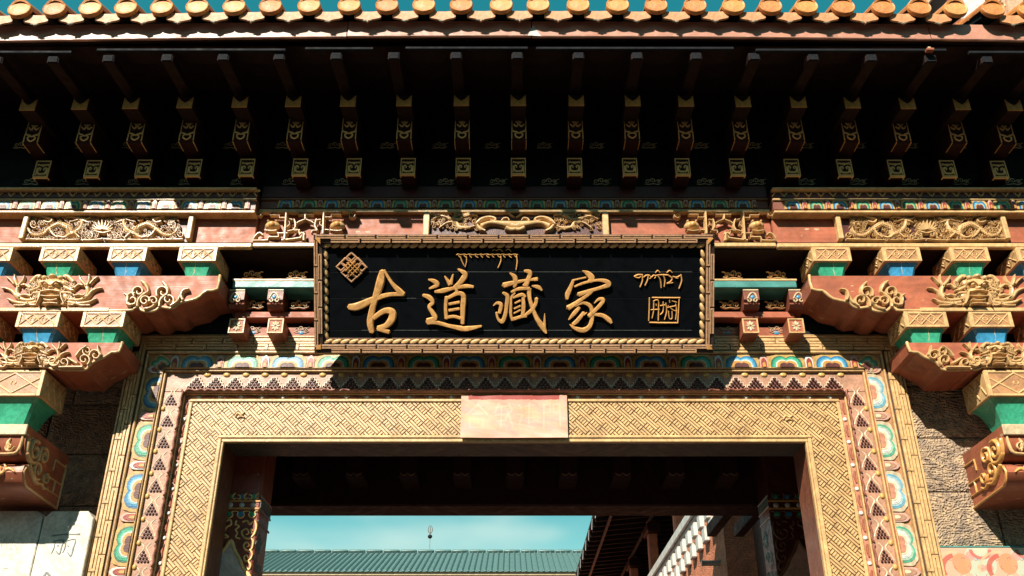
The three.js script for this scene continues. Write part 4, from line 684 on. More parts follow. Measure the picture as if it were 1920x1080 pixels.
  const t = thing('eave_boards', 'dark boards under the eaves with faint painted clouds between the corbels', 'boards');
  const g1 = cl(1), g2 = cl(.9), zw = .302;
  for (let i = 0; i < 20; i++) { const px = 60 + i * 97 - (i > 14 ? 4 : 0), a = put('painted_cloud', g1, M.cloudPaint, t, [X(px, H(340, zw), zw), H(341, zw), zw]); const b = put('painted_cloud', g2, M.cloudPaint, t, [X(40 + i * 98, H(272, zw), zw), H(273, zw), zw]); }
  rebase(t, 0, 5.9, zw);
}

// ------------------------------------------------------------------ tiled roof
{
  const t = thing('tiled_roof', 'roof of glazed orange tiles over the gate, with a pink fascia board along the eave', 'roof');
  const xs = [-32, 40, 105, 172, 238, 305, 371, 440, 508, 580, 655, 726, 795, 865, 940, 1009, 1084, 1158, 1230, 1303, 1375, 1444, 1511, 1580, 1655, 1722, 1790, 1859, 1927, 1995];
  const zt = 1.6, yt = H(9, zt), sl = THREE.MathUtils.degToRad(24), rr = .087, r = mulberry(8);
  const capGeo = (v) => { const m = new MB().at(M4(0, 0, 0, 0, 1, 1, 1, sl)), seg = 14, arc = (q, zz) => [...Array(seg + 1)].map((_, i) => { const a = i / seg * Math.PI; return [Math.cos(a) * q, Math.sin(a) * q, zz]; });
    for (let c = 0; c < 5; c++) { const za = -c * .42 - .004, zb2 = -(c + 1) * .42; const A1 = arc(rr - .004, za), B1 = arc(rr - .014, zb2); for (let i = 0; i < seg; i++) m.quad(A1[i], A1[i + 1], B1[i + 1], B1[i]); const I = arc(rr - .02, za); for (let i = 0; i < seg; i++) m.quad(A1[i + 1], A1[i], I[i], I[i + 1]); }
    return m.geo(.8); };
  const disc = (v) => { const m = new MB(), n = 20, R = (i, j) => { const a = j / n * 2 * Math.PI, q = [rr, rr, rr - .005, rr - .012, rr * .6, 0][i], zz = [-.02, .012, .016, .011, .013 + v * .002, .015][i]; return [Math.cos(a) * q, Math.sin(a) * q * .93, zz]; }; for (let i = 0; i < 5; i++) for (let j = 0; j < n; j++) m.quad(R(i, j), R(i, j + 1), R(i + 1, j + 1), R(i + 1, j)); return m.geo(.9); };
  const caps = [capGeo(0)], discs = [disc(0), disc(1)];
  const gapShade = new MB().at(M4(0, 0, 0, 0, 1, 1, 1, sl)).box(-.066, .066, -.05, .0, -.9, -.05).geo(0);  // dark box under each barrel paints the black shade of the gap
  const pan = (w) => { const m = new MB(), n = 16, f = (i) => { const u = i / n * 2 - 1, k = 1 - Math.abs(u); return [u * w / 2 * (1 + .0 * k), .012 * u * u - .002, -.072 - .026 * Math.pow(k, .6) - .020 * Math.pow(k, 6)]; };
    for (let i = 0; i < n; i++) { const a = f(i), b = f(i + 1), T = (p, dz) => [p[0], p[1] - dz * Math.tan(sl), dz];
      m.quad([a[0], a[2] + .006, .016], [b[0], b[2] + .006, .016], [b[0], b[1] - .006, .012], [a[0], a[1] - .006, .012]); m.quad([a[0], a[2], .004], [b[0], b[2], .004], [b[0], b[2] + .006, .016], [a[0], a[2] + .006, .016]); m.quad([a[0], a[1] - .006, .012], [b[0], b[1] - .006, .012], [b[0], b[1], 0], [a[0], a[1], 0]);
      m.quad([b[0], b[2], .004], [a[0], a[2], .004], [a[0], a[1] - .018, -.014], [b[0], b[1] - .018, -.014]);
      m.quad(T(a, 0), T(b, 0), T(b, -2.1), T(a, -2.1)); }
    return m.geo(.5); };
  const tones = [M.tile, mat(.88, .37, .10, { rough: .62, clearcoat: .08, clearcoatRoughness: .4, bs: .004 }), mat(.76, .26, .055, { rough: .6, clearcoat: .08, clearcoatRoughness: .4, bs: .005 })];
  const P = xs.map((px) => X(px, yt, zt));
  P.forEach((x, i) => {
    const m = tones[Math.floor(r() * 3)], k = put('cap_tile', caps[0], m, t, [x, yt + sag(x) - .005, zt]); k.rotation.z = (r() - .5) * .03; put('mortar_and_gap_shade', gapShade, M.dark, k); put('end_disc', discs[Math.floor(r() * 2)], m, k).rotation.x = -.05 - r() * .05;
    if (i < P.length - 1 && i !== 26) { const w = (P[i + 1] - x) * .70, xm = (x + P[i + 1]) / 2, q = put('drip_tile', pan(w), M.tilePan, t, [xm, yt + sag(xm) - .032 - r() * .006, zt - .035]); q.rotation.z = (r() - .5) * .03; const d = new MB(); for (let j = 0; j < 4; j++) { const u = (r() - .5) * .05; d.dome(u, -.104 - r() * .008 + Math.abs(u) * .5, .012 + r() * .008, .006, .006, .014, 7, 2); } d.build('soil', M.tileSoil, q); }
  });
  // fascia boards in three lengths with open joints
  const zfa = 1.5, y0 = H(68, zfa), y1 = H(40, zfa), joints = [-5.4, X(650, y0, zfa), X(997, y0, zfa), X(1745, y0, zfa), 5.4];
  for (let i = 0; i < 4; i++) {
    const m = new MB(), n = 14, a = joints[i] + .004, b = joints[i + 1] - .004; const ring = (x) => { const d = sag(x) + (i % 2 ? .004 : 0); return [[x, y0 + d, zfa - .022], [x, y0 + d, zfa - .006], [x, y0 + d + .006, zfa], [x, y1 + d, zfa], [x, y1 + d, zfa - .022]]; };
    m.loft([...Array(n + 1)].map((_, k) => ring(lerp(a, b, k / n)))); m.build('fascia_board', M.pink, t);
  }
  { const sp = new MB(), x = joints[2]; sp.tri([x - .03, y0 + .005, zfa + .004], [x + .05, y0 + .03, zfa + .004], [x + .012, y0 + .11, zfa + .006]); sp.tri([x - .03, y0 + .005, zfa + .004], [x + .07, y0 - .006, zfa + .01], [x + .05, y0 + .03, zfa + .004]); sp.build('split_wood', M.white, t); }
  // deck and soffit
  const deck = new MB(), zr = -.6, rise = (zfa - zr) * Math.tan(sl); const n = 10;
  deck.loft([...Array(n + 1)].map((_, k) => { const x = lerp(-5.4, 5.4, k / n), d = sag(x); return [[x, y0 + d + .012, zfa - .01], [x, y0 + d + .045, zfa - .045], [x, y0 + d + .09 + rise, zr], [x, y0 + d - .10, -2.9], [x, y0 + d - .14, -2.9], [x, y0 + d - .01 + rise, zr]]; }));
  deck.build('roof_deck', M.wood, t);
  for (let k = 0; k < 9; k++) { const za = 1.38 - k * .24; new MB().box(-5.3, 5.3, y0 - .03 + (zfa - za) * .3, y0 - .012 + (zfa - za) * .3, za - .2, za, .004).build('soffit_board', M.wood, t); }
  // strip-light housings under the eave
  for (const [a, b] of [[0, 136], [182, 536], [572, 700], [760, 990], [1005, 1376], [1417, 1774], [1815, 1935]]) { const z = 1.455, y = H(89, z), xa = X(a, y, z), xb = X(b, y, z); new MB().box(xa, xb, y + sag((xa + xb) / 2) - .012, y + sag((xa + xb) / 2) + .012, z - .03, z, .004).build('light_strip', M.darkMetal, t); }
  rebase(t, 0, y0, 0);
}
{ // small clip of bare wood on the strip
  const t = thing('wooden_clip', 'small bare wood clip on the strip under the right end of the eave', 'clip'), z = 1.49, y = H(91, z), x = X(1745, y, z);
  new MB().box(x - .028, x + .028, y - .011, y + .011, z - .04, z, .003).build('clip', M.terra, t); new MB().box(x - .01, x + .01, y + .0112, y + .03, z - .035, z - .01, .002).build('tab', M.cream, t); rebase(t, x, y, z);
}

// ------------------------------------------------------------------ bracket sets at both sides
function bracketSet(s) {
  const side = s < 0 ? 'left' : 'right', m = s > 0, f = (v) => 965 + s * v;
  const t = thing('bracket_set', `stacked bracket set of terracotta beams with green and blue bowls, ${side} side of the gate`, 'brackets');
  const zf = .5, zb = .1, pl = wallPlane(zf);
  // bearing block with lattice carving and a hollow bowl under it
  function block(v0, v1, pt, pbm, pbowl, tone, big = false) {
    const ya = H(pbm, zf), yb = H(pt, zf), xa = X(f(v0), (ya + yb) / 2, zf), xb = X(f(v1), (ya + yb) / 2, zf), x0 = Math.min(xa, xb), x1 = Math.max(xa, xb), zk = big ? .12 : .15;
    const b = new MB().box(x0, x1, ya, yb, zk, zf, .006).build('bearing_block', M.gold, t), g = new MB(), e = .03;
    // front frame, lattice of crossed slats with rosettes
    const w = x1 - x0 - 2 * e, h = yb - ya - 2 * e * .8, cx = (x0 + x1) / 2, cy = (ya + yb) / 2, nx = big ? 2.5 : 3, lat = (mm, W, Hh, N) => {
      for (let i = -4; i <= 4; i++) for (const d of [-1, 1]) { const p = [], st = W / N; const xs0 = i * st, A = [xs0 - Hh / 2 * (st / Hh), -Hh / 2 * d], B = [xs0 + Hh / 2 * (st / Hh), Hh / 2 * d]; const clip = (P, Q) => { let [ax, ay] = P, [bx, by] = Q; const L0 = -W / 2, L1 = W / 2; if ((ax < L0 && bx < L0) || (ax > L1 && bx > L1)) return null; const at = (xx) => ay + (by - ay) * (xx - ax) / (bx - ax); const nA = Math.max(ax, L0), nB = Math.min(bx, L1), yA = at(nA), yB = at(nB); return [[nA, yA], [nB, yB]]; }; const c = clip(A, B); if (c && c[1][0] - c[0][0] > .012) mm.rib([[...c[0], big ? .014 : .011], [...c[1], big ? .014 : .011]], .007 + (d > 0 ? .0008 : 0), { sharp: true }); }
      for (let i = -2; i <= 2; i++) for (const yy of [0]) { const xx = (i + .5) * W / N; if (Math.abs(xx) < W / 2 - .02) for (const k of [-1, 1]) mm.rib([[xx + k * .012, yy - .008, .006], [xx + k * .018, yy + .006, .012], [xx + k * .006, yy + .014, .006]], .006); }
    };
    g.at(M4(cx, cy, zf + .001)); lat(g, w, h, nx);
    const fx = s < 0 ? x1 : x0; g.at(new THREE.Matrix4().makeBasis(new THREE.Vector3(0, 0, s), new THREE.Vector3(0, 1, 0), new THREE.Vector3(-s, 0, 0)).setPosition(fx, cy, (zk + zf) / 2)); lat(g, zf - zk - .06, h, 3);
    g.build('lattice_carving', M.gold, b, .8);
    new MB().box(cx - w / 2 - .004, cx + w / 2 + .004, cy - h / 2 - .004, cy + h / 2 + .004, zf - .01, zf + .001).build('lattice_ground', M.tan, b);
    const r = new MB(); for (const k of [-1, 1]) { r.box(cx + k * (w / 2 + .002), cx + k * (w / 2 + e - .001), ya + .002, yb - .002, zf - .002, zf + .009, .002); r.box(cx - w / 2, cx + w / 2, k < 0 ? ya + .002 : yb - .022, k < 0 ? ya + .02 : yb - .002, zf - .002, zf + .0085, .002); } r.build('edge_frame', M.gold, b);
    // bowl: square with hollowed sides
    const yc = H(pbowl, zf), loops = [], in0 = .016, in1 = big ? .11 : .066, hx = (x1 - x0) / 2, hz = (zf - zk) / 2, mz = (zf + zk) / 2;
    for (let k = 0; k <= 8; k++) { const q = k / 8, ins = in0 + (in1 - in0) * Math.pow(1 - q, .55), y = lerp(yc - .004, ya, q); const a = hx - ins, b2 = hz - ins * .9, c = .02; loops.push([[cx - a + c, y, mz + b2], [cx + a - c, y, mz + b2], [cx + a, y, mz + b2 - c], [cx + a, y, mz - b2 + c], [cx + a - c, y, mz - b2], [cx - a + c, y, mz - b2], [cx - a, y, mz - b2 + c], [cx - a, y, mz + b2 - c]]); }
    const bw = new MB().loft(loops).build('bowl', tone === 'g' ? M.green : M.blue, t, .5);
    const rk = mulberry(Math.round(v0 * 7 + pt + (m ? 5 : 0))), ck = new MB(); let xx = cx + (rk() - .5) * .04; const zAt = (q) => mz + hz - (in0 + (in1 - in0) * Math.pow(1 - q, .55)) * .9 + .0012;
    for (let k = 8; k > (rk() < .4 ? 3 : 0); k--) { const q0 = k / 8, q1 = (k - 1) / 8, ya2 = lerp(yc - .004, ya, q0), yb2 = lerp(yc - .004, ya, q1), nx2 = xx + (rk() - .5) * .014, wd = .0012 + rk() * .002; ck.quad([nx2 - wd, yb2, zAt(q1)], [nx2 + wd, yb2, zAt(q1)], [xx + wd, ya2, zAt(q0)], [xx - wd, ya2, zAt(q0)]); xx = nx2; }
    ck.build('paint_crack', M.cream, bw, 0);
  }
  [[558, 630, 'g'], [690, 761, 'b'], [817, 889, 'g'], [942, 1014, 'b'], [1068, 1140, 'g']].forEach(([a, b, c]) => block(a, b, 463.8, 490.5, 518, c));
  [[731, 811, 'g'], [853, 933, 'b'], [977, 1057, 'g'], [1100, 1180, 'b']].forEach(([a, b, c]) => block(a, b, 584, 614, 645.5, c));
  block(884, 1060, 694, 743, 800, 'g', true);
  // beams with scroll-cut ends
  const Z1 = zoom(0, 440, 3.857, m);
  const outline = (Z, pts, far, yt, yb) => { const q = pts.map(([x, y]) => { const [a, b] = Z(x, y), r = pl.uv(a, b); return [r[0], r[1]]; }); const tx = X(f(far), 4.9, zf); return [...q, [tx, q[q.length - 1][1]], [tx, q[0][1]]]; };
  const e1 = [[1598, 297], [1592, 300], [1572, 400], [1500, 412], [1460, 440], [1420, 470], [1340, 490], [1300, 500], [1270, 525], [1230, 540], [1160, 530], [1135, 550], [1100, 562], [1045, 562], [1020, 548], [1000, 530], [965, 545], [930, 556], [640, 556]];
  const b1 = new MB().prism(outline(Z1, e1, 1190), zb, zf, .004).build('bracket_beam', M.terra, t, .4);
  const bord = (Z, p, w) => { const g = new MB().at(M4(0, 0, zf)); strokes(g, pl, Z, [p.map(([x, y]) => [x, y - w * .32, w])], .014, { n: 2 }); return g; };
  bord(Z1, e1.slice(1), 22).build('edge_moulding', M.gold, b1, 1);
  const lineL = new MB(); { const y = pl.uv(...Z1(640, 556))[1]; lineL.box(X(f(760), y, zf), X(f(1190), y, zf), y - .004, y + .028, zf - .01, zf + .016, .004); } lineL.build('bottom_fillet', M.gold, b1);
  const scr = (Z, list, w) => { const g = new MB().at(M4(0, 0, zf)); strokes(g, pl, Z, list, .036, { n: 5, step: .06 }); return g; };
  scr(Z1, [spiral(965, 482, 52, 1.25, -1.2, -1, .5, .35), spiral(1012, 424, 46, 1.2, 2.4, 1, .5, .35), spiral(1056, 492, 40, 1.2, 0, -1, .5, .35), spiral(1120, 492, 36, 1.2, 3, 1, .5, .35), spiral(1190, 432, 52, 1.2, 2.6, 1, .48, .35), spiral(1225, 482, 44, 1.2, 1, -1, .5, .35),
    [[1000, 530, 26], [1010, 480, 26], [1050, 440, 30], [1080, 420, 20], [1060, 370, 34], [1030, 345, 20]], [[1160, 530, 24], [1170, 480, 26], [1215, 440, 26], [1215, 390, 30], [1185, 352, 18]], [[910, 440, 14], [935, 460, 24], [930, 510, 26], [960, 520, 20]], [[1375, 405, 14], [1335, 415, 26], [1318, 450, 28], [1330, 485, 22]], [[1050, 545, 26], [1100, 535, 26], [1140, 500, 22]], [[1240, 525, 22], [1290, 490, 26], [1310, 450, 18]]]).build('cloud_scroll', M.gold, b1, 1.1);
  // guardian mask carving
  const Zm = zoom(0, 510, 8, m), mask = (Z, cx, cy, k, parent) => {
    const g = new MB().at(M4(0, 0, zf)), T = (l) => l.map(([x, y, w]) => [cx + (x - 800) * k, cy + (y - 300) * k, w * k]), mi = (l) => l.map(([x, y, w]) => [1600 - x, y, w]);
    const fl = [[[560, 470, 60], [420, 490, 60], [250, 470, 50], [160, 430, 30], [130, 420, 16]], [[540, 430, 50], [400, 440, 60], [280, 390, 60], [210, 310, 50], [130, 270, 36], [50, 262, 14]], [[330, 430, 50], [270, 330, 56], [290, 230, 50], [360, 150, 40], [390, 80, 14]], [[300, 250, 40], [250, 160, 44], [240, 60, 14]], [[230, 200, 30], [180, 140, 34], [110, 90, 12]], [[480, 380, 40], [400, 360, 44], [330, 370, 36], [300, 340, 20]], [[470, 260, 44], [400, 210, 40], [340, 220, 30]], [[480, 170, 60], [560, 90, 60], [620, 80, 44], [590, 110, 24]], [[420, 500, 40], [360, 520, 36], [230, 520, 24]], [[560, 510, 40], [480, 510, 36], [420, 470, 24]], [[620, 240, 50], [540, 280, 50], [470, 300, 30]], [[640, 330, 40], [560, 330, 44], [500, 350, 24]]];
    for (const l of fl) strokes(g, pl, Z, [T(l.map(([x, y, w]) => [x, y, w * 1.25])), T(mi(l.map(([x, y, w]) => [x, y, w * 1.25])))], .034, { n: 4 });
    const rc = mulberry(21); for (let i = 0; i < 60; i++) { const a = rc() * 6.28, q = Math.sqrt(rc()), sp = spiral(800 + Math.cos(a) * q * 400, 310 + Math.sin(a) * q * 190, 30 + rc() * 26, 1, rc() * 6, rc() < .5 ? 1 : -1, .5, .3); strokes(g, pl, Z, [T(sp)], .026, { n: 2 }); }
    domes(g, pl, Z, [[800, 200, 190, 110, 1], [800, 320, 150, 90, 1.05], [800, 430, 170, 90, .8], [720, 225, 46, 34, 1.5], [880, 225, 46, 34, 1.5], [800, 285, 56, 40, 1.75], [680, 100, 50, 40, .9], [800, 80, 60, 40, 1.1], [920, 100, 50, 40, .9], [630, 180, 60, 60, .8], [970, 180, 60, 60, .8], [610, 380, 60, 70, .7], [990, 380, 60, 70, .7], [640, 490, 50, 30, .6], [960, 490, 50, 30, .6]].map(([x, y, a, b, c]) => [cx + (x - 800) * k, cy + (y - 300) * k, a * k, b * k, c]), .042);
    strokes(g, pl, Z, [T([[650, 205, 26], [720, 185, 34], [790, 240, 26]]), T([[950, 205, 26], [880, 185, 34], [810, 240, 26]]), T([[660, 340, 26], [800, 318, 30], [940, 340, 26]]), T([[660, 405, 24], [800, 412, 26], [940, 405, 24]]), T([[650, 350, 30], [640, 430, 34], [600, 520, 24]]), T([[950, 350, 30], [960, 430, 34], [1000, 520, 24]]), T([[700, 455, 30], [800, 470, 36], [900, 455, 30]]), T([[690, 520, 24], [800, 510, 30], [910, 520, 24]])], .062);
    return g.build('mask_carving', M.gold, parent, 1.1);
  };
  mask(Zm, 800, 300, 1, b1);
  // second beam
  const Z2 = Z1, e2 = [[893, 780], [886, 784], [862, 852], [810, 858], [760, 890], [715, 910], [675, 930], [640, 962], [610, 986], [440, 984], [415, 972], [395, 984], [360, 972], [340, 962], [0, 962]];
  const b2 = new MB().prism(outline(Z2, e2, 1190), zb, zf, .004).build('bracket_beam', M.terra, t, .4);
  bord(Z2, e2.slice(1), 22).build('edge_moulding', M.gold, b2, 1);
  scr(Z2, [spiral(640, 850, 34, 1.2, 2, 1, .5, .35), spiral(700, 882, 44, 1.25, 3, 1, .48, .35), spiral(620, 915, 44, 1.25, 1, -1, .48, .35), spiral(475, 935, 38, 1.2, 2, -1, .5, .35), spiral(400, 925, 44, 1.2, 0, 1, .5, .35), spiral(30, 930, 40, 1.2, 2, -1, .5, .35), [[500, 900, 20], [540, 925, 26], [570, 940, 24]], [[720, 812, 10], [722, 850, 22], [740, 880, 20]], [[560, 890, 20], [590, 850, 26], [640, 815, 18]], [[440, 970, 26], [520, 968, 28], [610, 968, 26]]]).build('cloud_scroll', M.gold, b2, 1.1);
  mask(zoom(0, 440, 3.857, m), 240, 872, .36, b2);
  // lowest corbel springing from the wall
  const xi = 3.40, xo = 4.3, prof = [[-.05, 3.452], [.5, 3.478], [.55, 3.51], [.585, 3.56], [.575, 3.61], [.53, 3.632], [.47, 3.636], [.50, 3.652], [.565, 3.655], [.615, 3.69], [.64, 3.745], [.648, 3.80], [.66, 3.802], [.66, 3.872], [-.05, 3.872]];
  const basis = new THREE.Matrix4().makeBasis(new THREE.Vector3(0, 0, 1), new THREE.Vector3(0, 1, 0), new THREE.Vector3(-1, 0, 0));
  const cb = new MB().at(basis).prism(prof, s < 0 ? xi : -xo, s < 0 ? xo : -xi).build('wall_corbel', M.terra, t, .6);
  const fp = new MB().box(s * (xi - .004), s * xo, 3.80, 3.878, .655, .672, .005); fp.build('front_flap', M.cream, cb);
  const side2 = new THREE.Matrix4().makeBasis(new THREE.Vector3(0, 0, 1), new THREE.Vector3(0, 1, 0), new THREE.Vector3(-1, 0, 0)).setPosition(s * xi, 0, 0);
  const sg = new MB().at(s > 0 ? side2 : new THREE.Matrix4().makeBasis(new THREE.Vector3(0, 0, 1), new THREE.Vector3(0, 1, 0), new THREE.Vector3(1, 0, 0)).setPosition(s * xi, 0, 0)), ed = { sharp: true };
  sg.rib([[-.02, 3.80, .016], [-.02, 3.466, .018], [.49, 3.488, .018], [.545, 3.522, .018], [.57, 3.57, .018], [.55, 3.612, .018]], .012, ed); sg.rib([[-.02, 3.78, .014], [.17, 3.78, .014], [.17, 3.70, .014]], .012, ed); sg.rib([[.0, 3.64, .014], [.20, 3.64, .014]], .012, ed); sg.rib([[.10, 3.64, .014], [.10, 3.55, .014]], .0125, ed); sg.rib([[.0, 3.55, .014], [.2, 3.55, .014]], .012, ed);
  for (const q of [spiral(.50, 3.74, .075, 1.3, 2, -1, .42, .28), spiral(.36, 3.745, .06, 1.3, 1, 1, .42, .28), spiral(.40, 3.63, .07, 1.3, 4, 1, .42, .28), spiral(.26, 3.62, .05, 1.2, 0, -1, .42, .28), [[.60, 3.69, .02], [.54, 3.655, .03], [.46, 3.665, .03], [.42, 3.70, .02]], [[.43, 3.79, .012], [.43, 3.72, .03], [.44, 3.66, .026]], [[.3, 3.56, .02], [.38, 3.545, .03], [.47, 3.585, .03], [.53, 3.63, .02]], [[.2, 3.56, .018], [.25, 3.54, .02], [.3, 3.56, .018]], [[.618, 3.79, .022], [.61, 3.73, .024], [.58, 3.685, .024], [.52, 3.66, .02]]]) sg.rib(q, .024, { n: 5 });
  sg.build('volute_carving', s > 0 ? M.goldLeaf : M.gold, cb, 1.1);
  const ff = new MB().at(M4(0, 0, .642)), cx0 = s * 3.62; ff.rib([[s * 3.42, 3.80, .02], [s * 3.43, 3.70, .024], [s * 3.47, 3.672, .02], [s * 3.6, 3.67, .02]], .018); for (const q of [spiral(s * 3.50, 3.72, .035, 1.2, 0, s, .4, .3), [[s * 3.5, 3.78, .008], [s * 3.515, 3.75, .03], [s * 3.50, 3.69, .014]], spiral(s * 3.60, 3.70, .04, 1.2, 1, -s, .4, .3)]) ff.rib(q, .016); ff.build('front_scroll', M.gold, cb, 1.1);
  const f3 = new MB().at(M4(0, 0, .575)); for (const q of [spiral(s * 3.56, 3.58, .045, 1.2, 1, s, .4, .3), [[s * 3.45, 3.56, .012], [s * 3.50, 3.585, .03], [s * 3.56, 3.545, .02], [s * 3.64, 3.55, .012]]]) f3.rib(q, .02); f3.build('roll_scroll', M.goldLeaf, cb, 1.1);
  rebase(t, s * 3.7, 3.45, .3);
}
bracketSet(-1); bracketSet(1);

// ------------------------------------------------------------------ stone walls
for (const s of [-1, 1]) {
  const t = thing('stone_wall', s < 0 ? 'rough stone wall in deep shade left of the door frame' : 'wall of rough chiselled stone blocks right of the door frame', 'wall');
  const r = mulberry(s + 40), rows = [[2.75, 3.17], [3.174, 3.588], [3.592, 4.008], [4.012, 4.43], [4.434, 4.86], [2.33, 2.746]];
  rows.forEach(([y0, y1], i) => {
    let x = 3.048; const cuts = [[1.1, .8], [.52, .9, .6], [.62, .8, .6], [.75, .7, .6], [.6, .8, .6], [.9, .9]][i];
    for (const w of cuts) {
      const x1 = Math.min(x + w, 5.15), nx = Math.max(6, Math.round((x1 - x) / .03)), ny = 14, m = new MB();
      const g = (a, b) => { const u = a / nx, v = b / ny, X0 = lerp(x + .006, x1 - .006, u), Y0 = lerp(y0 + .003, y1 - .003, v), e = Math.min(u * (x1 - x), (1 - u) * (x1 - x), v * .41, (1 - v) * .41); return [s * X0, Y0, .0 + smooth(e, 0, .02) * .012 - .012 + (e > 0 ? fbm(X0 * 10 + s * 9 + Y0 * 6, Y0 * 22, 3, 4) * .024 * smooth(e, 0, .03) : 0)]; };
      for (let a = 0; a < nx; a++) for (let b = 0; b < ny; b++) { const q = [g(a, b), g(a + 1, b), g(a + 1, b + 1), g(a, b + 1)]; s > 0 ? m.quad(...q) : m.quad(q[3], q[2], q[1], q[0]); }
      const A = [s * (x + .003), y0, -.012], B = [s * (x1 - .003), y0, -.012], C = [s * (x1 - .003), y1, -.012], D = [s * (x + .003), y1, -.012], k = (p) => [p[0], p[1], -.055];
      for (const [p, q] of [[A, B], [B, C], [C, D], [D, A]]) m.quad(k(p), k(q), q, p);
      m.build('stone_block', M.stone, t, .9); x = x1;
    }
  });
  rebase(t, s * 4, 2.33, 0); if (s < 0) t.position.z -= .4;
}
// white stone tablet, lower left
{
  const t = thing('stone_tablet', 'white stone tablet with carved grey characters at the lower left of the door frame', 'tablet');
  const z = .13, yt = H(958, z), pl = wallPlane(z), leaf = (a, b) => { const x0 = X(a, yt, z), x1 = X(b, yt, z), c = .05; return [[x0, 1.9], [x1, 1.9], [x1, yt - c], [x1 - c, yt], [x0 + c, yt], [x0, yt - c]]; };
  new MB().prism(leaf(-40, 83), -.06, z, .006).build('leaf', M.marble, t); new MB().prism(leaf(85, 178), -.06, z, .006).build('leaf', M.marble, t);
  const Z = zoom(0, 940, 7.715), g = new MB().at(M4(0, 0, z));
  strokes(g, pl, Z, [[[755, 500, 22], [900, 480, 20], [1155, 475, 26]], [[790, 570, 16], [785, 660, 16], [745, 752, 14]], [[790, 575, 14], [910, 565, 16], [890, 660, 20], [860, 762, 18], [810, 720, 10]], [[825, 645, 14], [850, 640, 14]], [[955, 570, 16], [940, 670, 16], [905, 745, 14]], [[955, 575, 14], [1090, 550, 18], [1060, 680, 24], [1025, 792, 20], [975, 735, 10]], [[975, 640, 14], [1000, 650, 14]], [[640, 1080, 40], [675, 1030, 30], [720, 1080, 40]]], .004, { flat: true });
  g.build('carved_character', M.inkGrey, t);
  const g2 = new MB().at(M4(0, 0, z)); strokes(g2, pl, Z, [[[20, 560, 14], [15, 690, 12]], [[60, 540, 14], [100, 690, 14]], [[140, 560, 14], [160, 700, 14]], [[180, 560, 14], [240, 690, 12]], [[10, 970, 16], [120, 965, 16]], [[50, 970, 16], [45, 1075, 14]]], .002, { flat: true });
  g2.build('worn_character', mat(.70, .66, .56), t);
  rebase(t, X(80, yt, z), 1.9, .03);
}
// painted mural panel, lower right
{
  const t = thing('mural_panel', 'painted floral panel in pink, red and mint below the stone wall at the lower right', 'mural');
  const cv = document.createElement('canvas'); cv.width = 1024; cv.height = 700; const c = cv.getContext('2d');
  c.fillStyle = '#ecc4aa'; c.fillRect(0, 0, 1024, 700);
  const el = (f, x, y, a, b, r = 0) => { c.fillStyle = f; c.beginPath(); c.ellipse(x, y, a, b, r, 0, 7); c.fill(); }, ar = (f, w, x, y, q, a, b) => { c.strokeStyle = f; c.lineWidth = w; c.beginPath(); c.arc(x, y, q, a, b); c.stroke(); };
  c.globalAlpha = .78; c.save(); c.scale(.62, .62); for (let k = 0; k < 5; k++) { const x0 = k * 440 - 20; el('#cfe6d2', x0 + 380, 150, 150, 190); ar('#dfd5a8', 26, x0 + 130, 260, 215, 3.1, 4.9); ar('#d2604e', 46, x0 + 160, 230, 150, 2.7, 4.5); ar('#b9c7d6', 26, x0 + 270, 240, 150, 3.6, 5.6); el('#e8a06e', x0 + 200, 170, 90, 110); el('#e9a99a', x0 + 380, 215, 40, 40); el('#e2998a', x0 + 450, 215, 40, 40); el('#e9a99a', x0 + 290, 90, 40, 50); el('#e9a99a', x0 + 500, 90, 40, 50); ar('#d86a60', 34, x0 + 400, 20, 90, 0, 3.15); el('#f0e6cc', x0 + 400, 0, 66, 70); el('#f1dfc2', x0 + 180, 420, 110, 130); ar('#c9505c', 28, x0 + 330, 480, 120, 2.6, 4.2); el('#d7e3d2', x0 + 470, 440, 90, 110); ar('#d2604e', 22, x0 + 470, 440, 120, 5.2, 7); el('#eebfa0', x0 + 330, 560, 90, 80); el('#c9505c', x0 + 420, 600, 30, 60, .5); for (let j = 0; j < 9; j++) { el(j % 2 ? '#f3e4d0' : '#cf7a74', x0 + 60 + j * 42, 700 + (j % 3) * 34, 22, 14, j); ar('#e9d2b2', 7, x0 + 80 + j * 46, 330 + (j % 4) * 70, 26, j, j + 4); ar('#b9625e', 5, x0 + 100 + j * 40, 120 + (j % 3) * 90, 16, j, j + 3.4); } } c.restore();
  const tx = new THREE.CanvasTexture(cv); tx.colorSpace = THREE.SRGBColorSpace;
  const z = .05, yt = H(1027, z), x0 = 3.06, x1 = 4.3, g = new THREE.BoxGeometry(x1 - x0, .75, .05);
  put('panel', g, [M.blush, M.blush, M.blush, M.blush, new THREE.MeshStandardMaterial({ map: tx, color: L(.53, .50, .47), roughness: .55, bumpMap: texBump, bumpScale: .001 }), M.blush], t, [(x0 + x1) / 2, yt - .375, z - .025]);
  new MB().box(x0, x1, yt, yt + .012, z - .05, z + .004, .003).build('top_edge', M.teal, t);
  rebase(t, (x0 + x1) / 2, yt - .75, z);
}

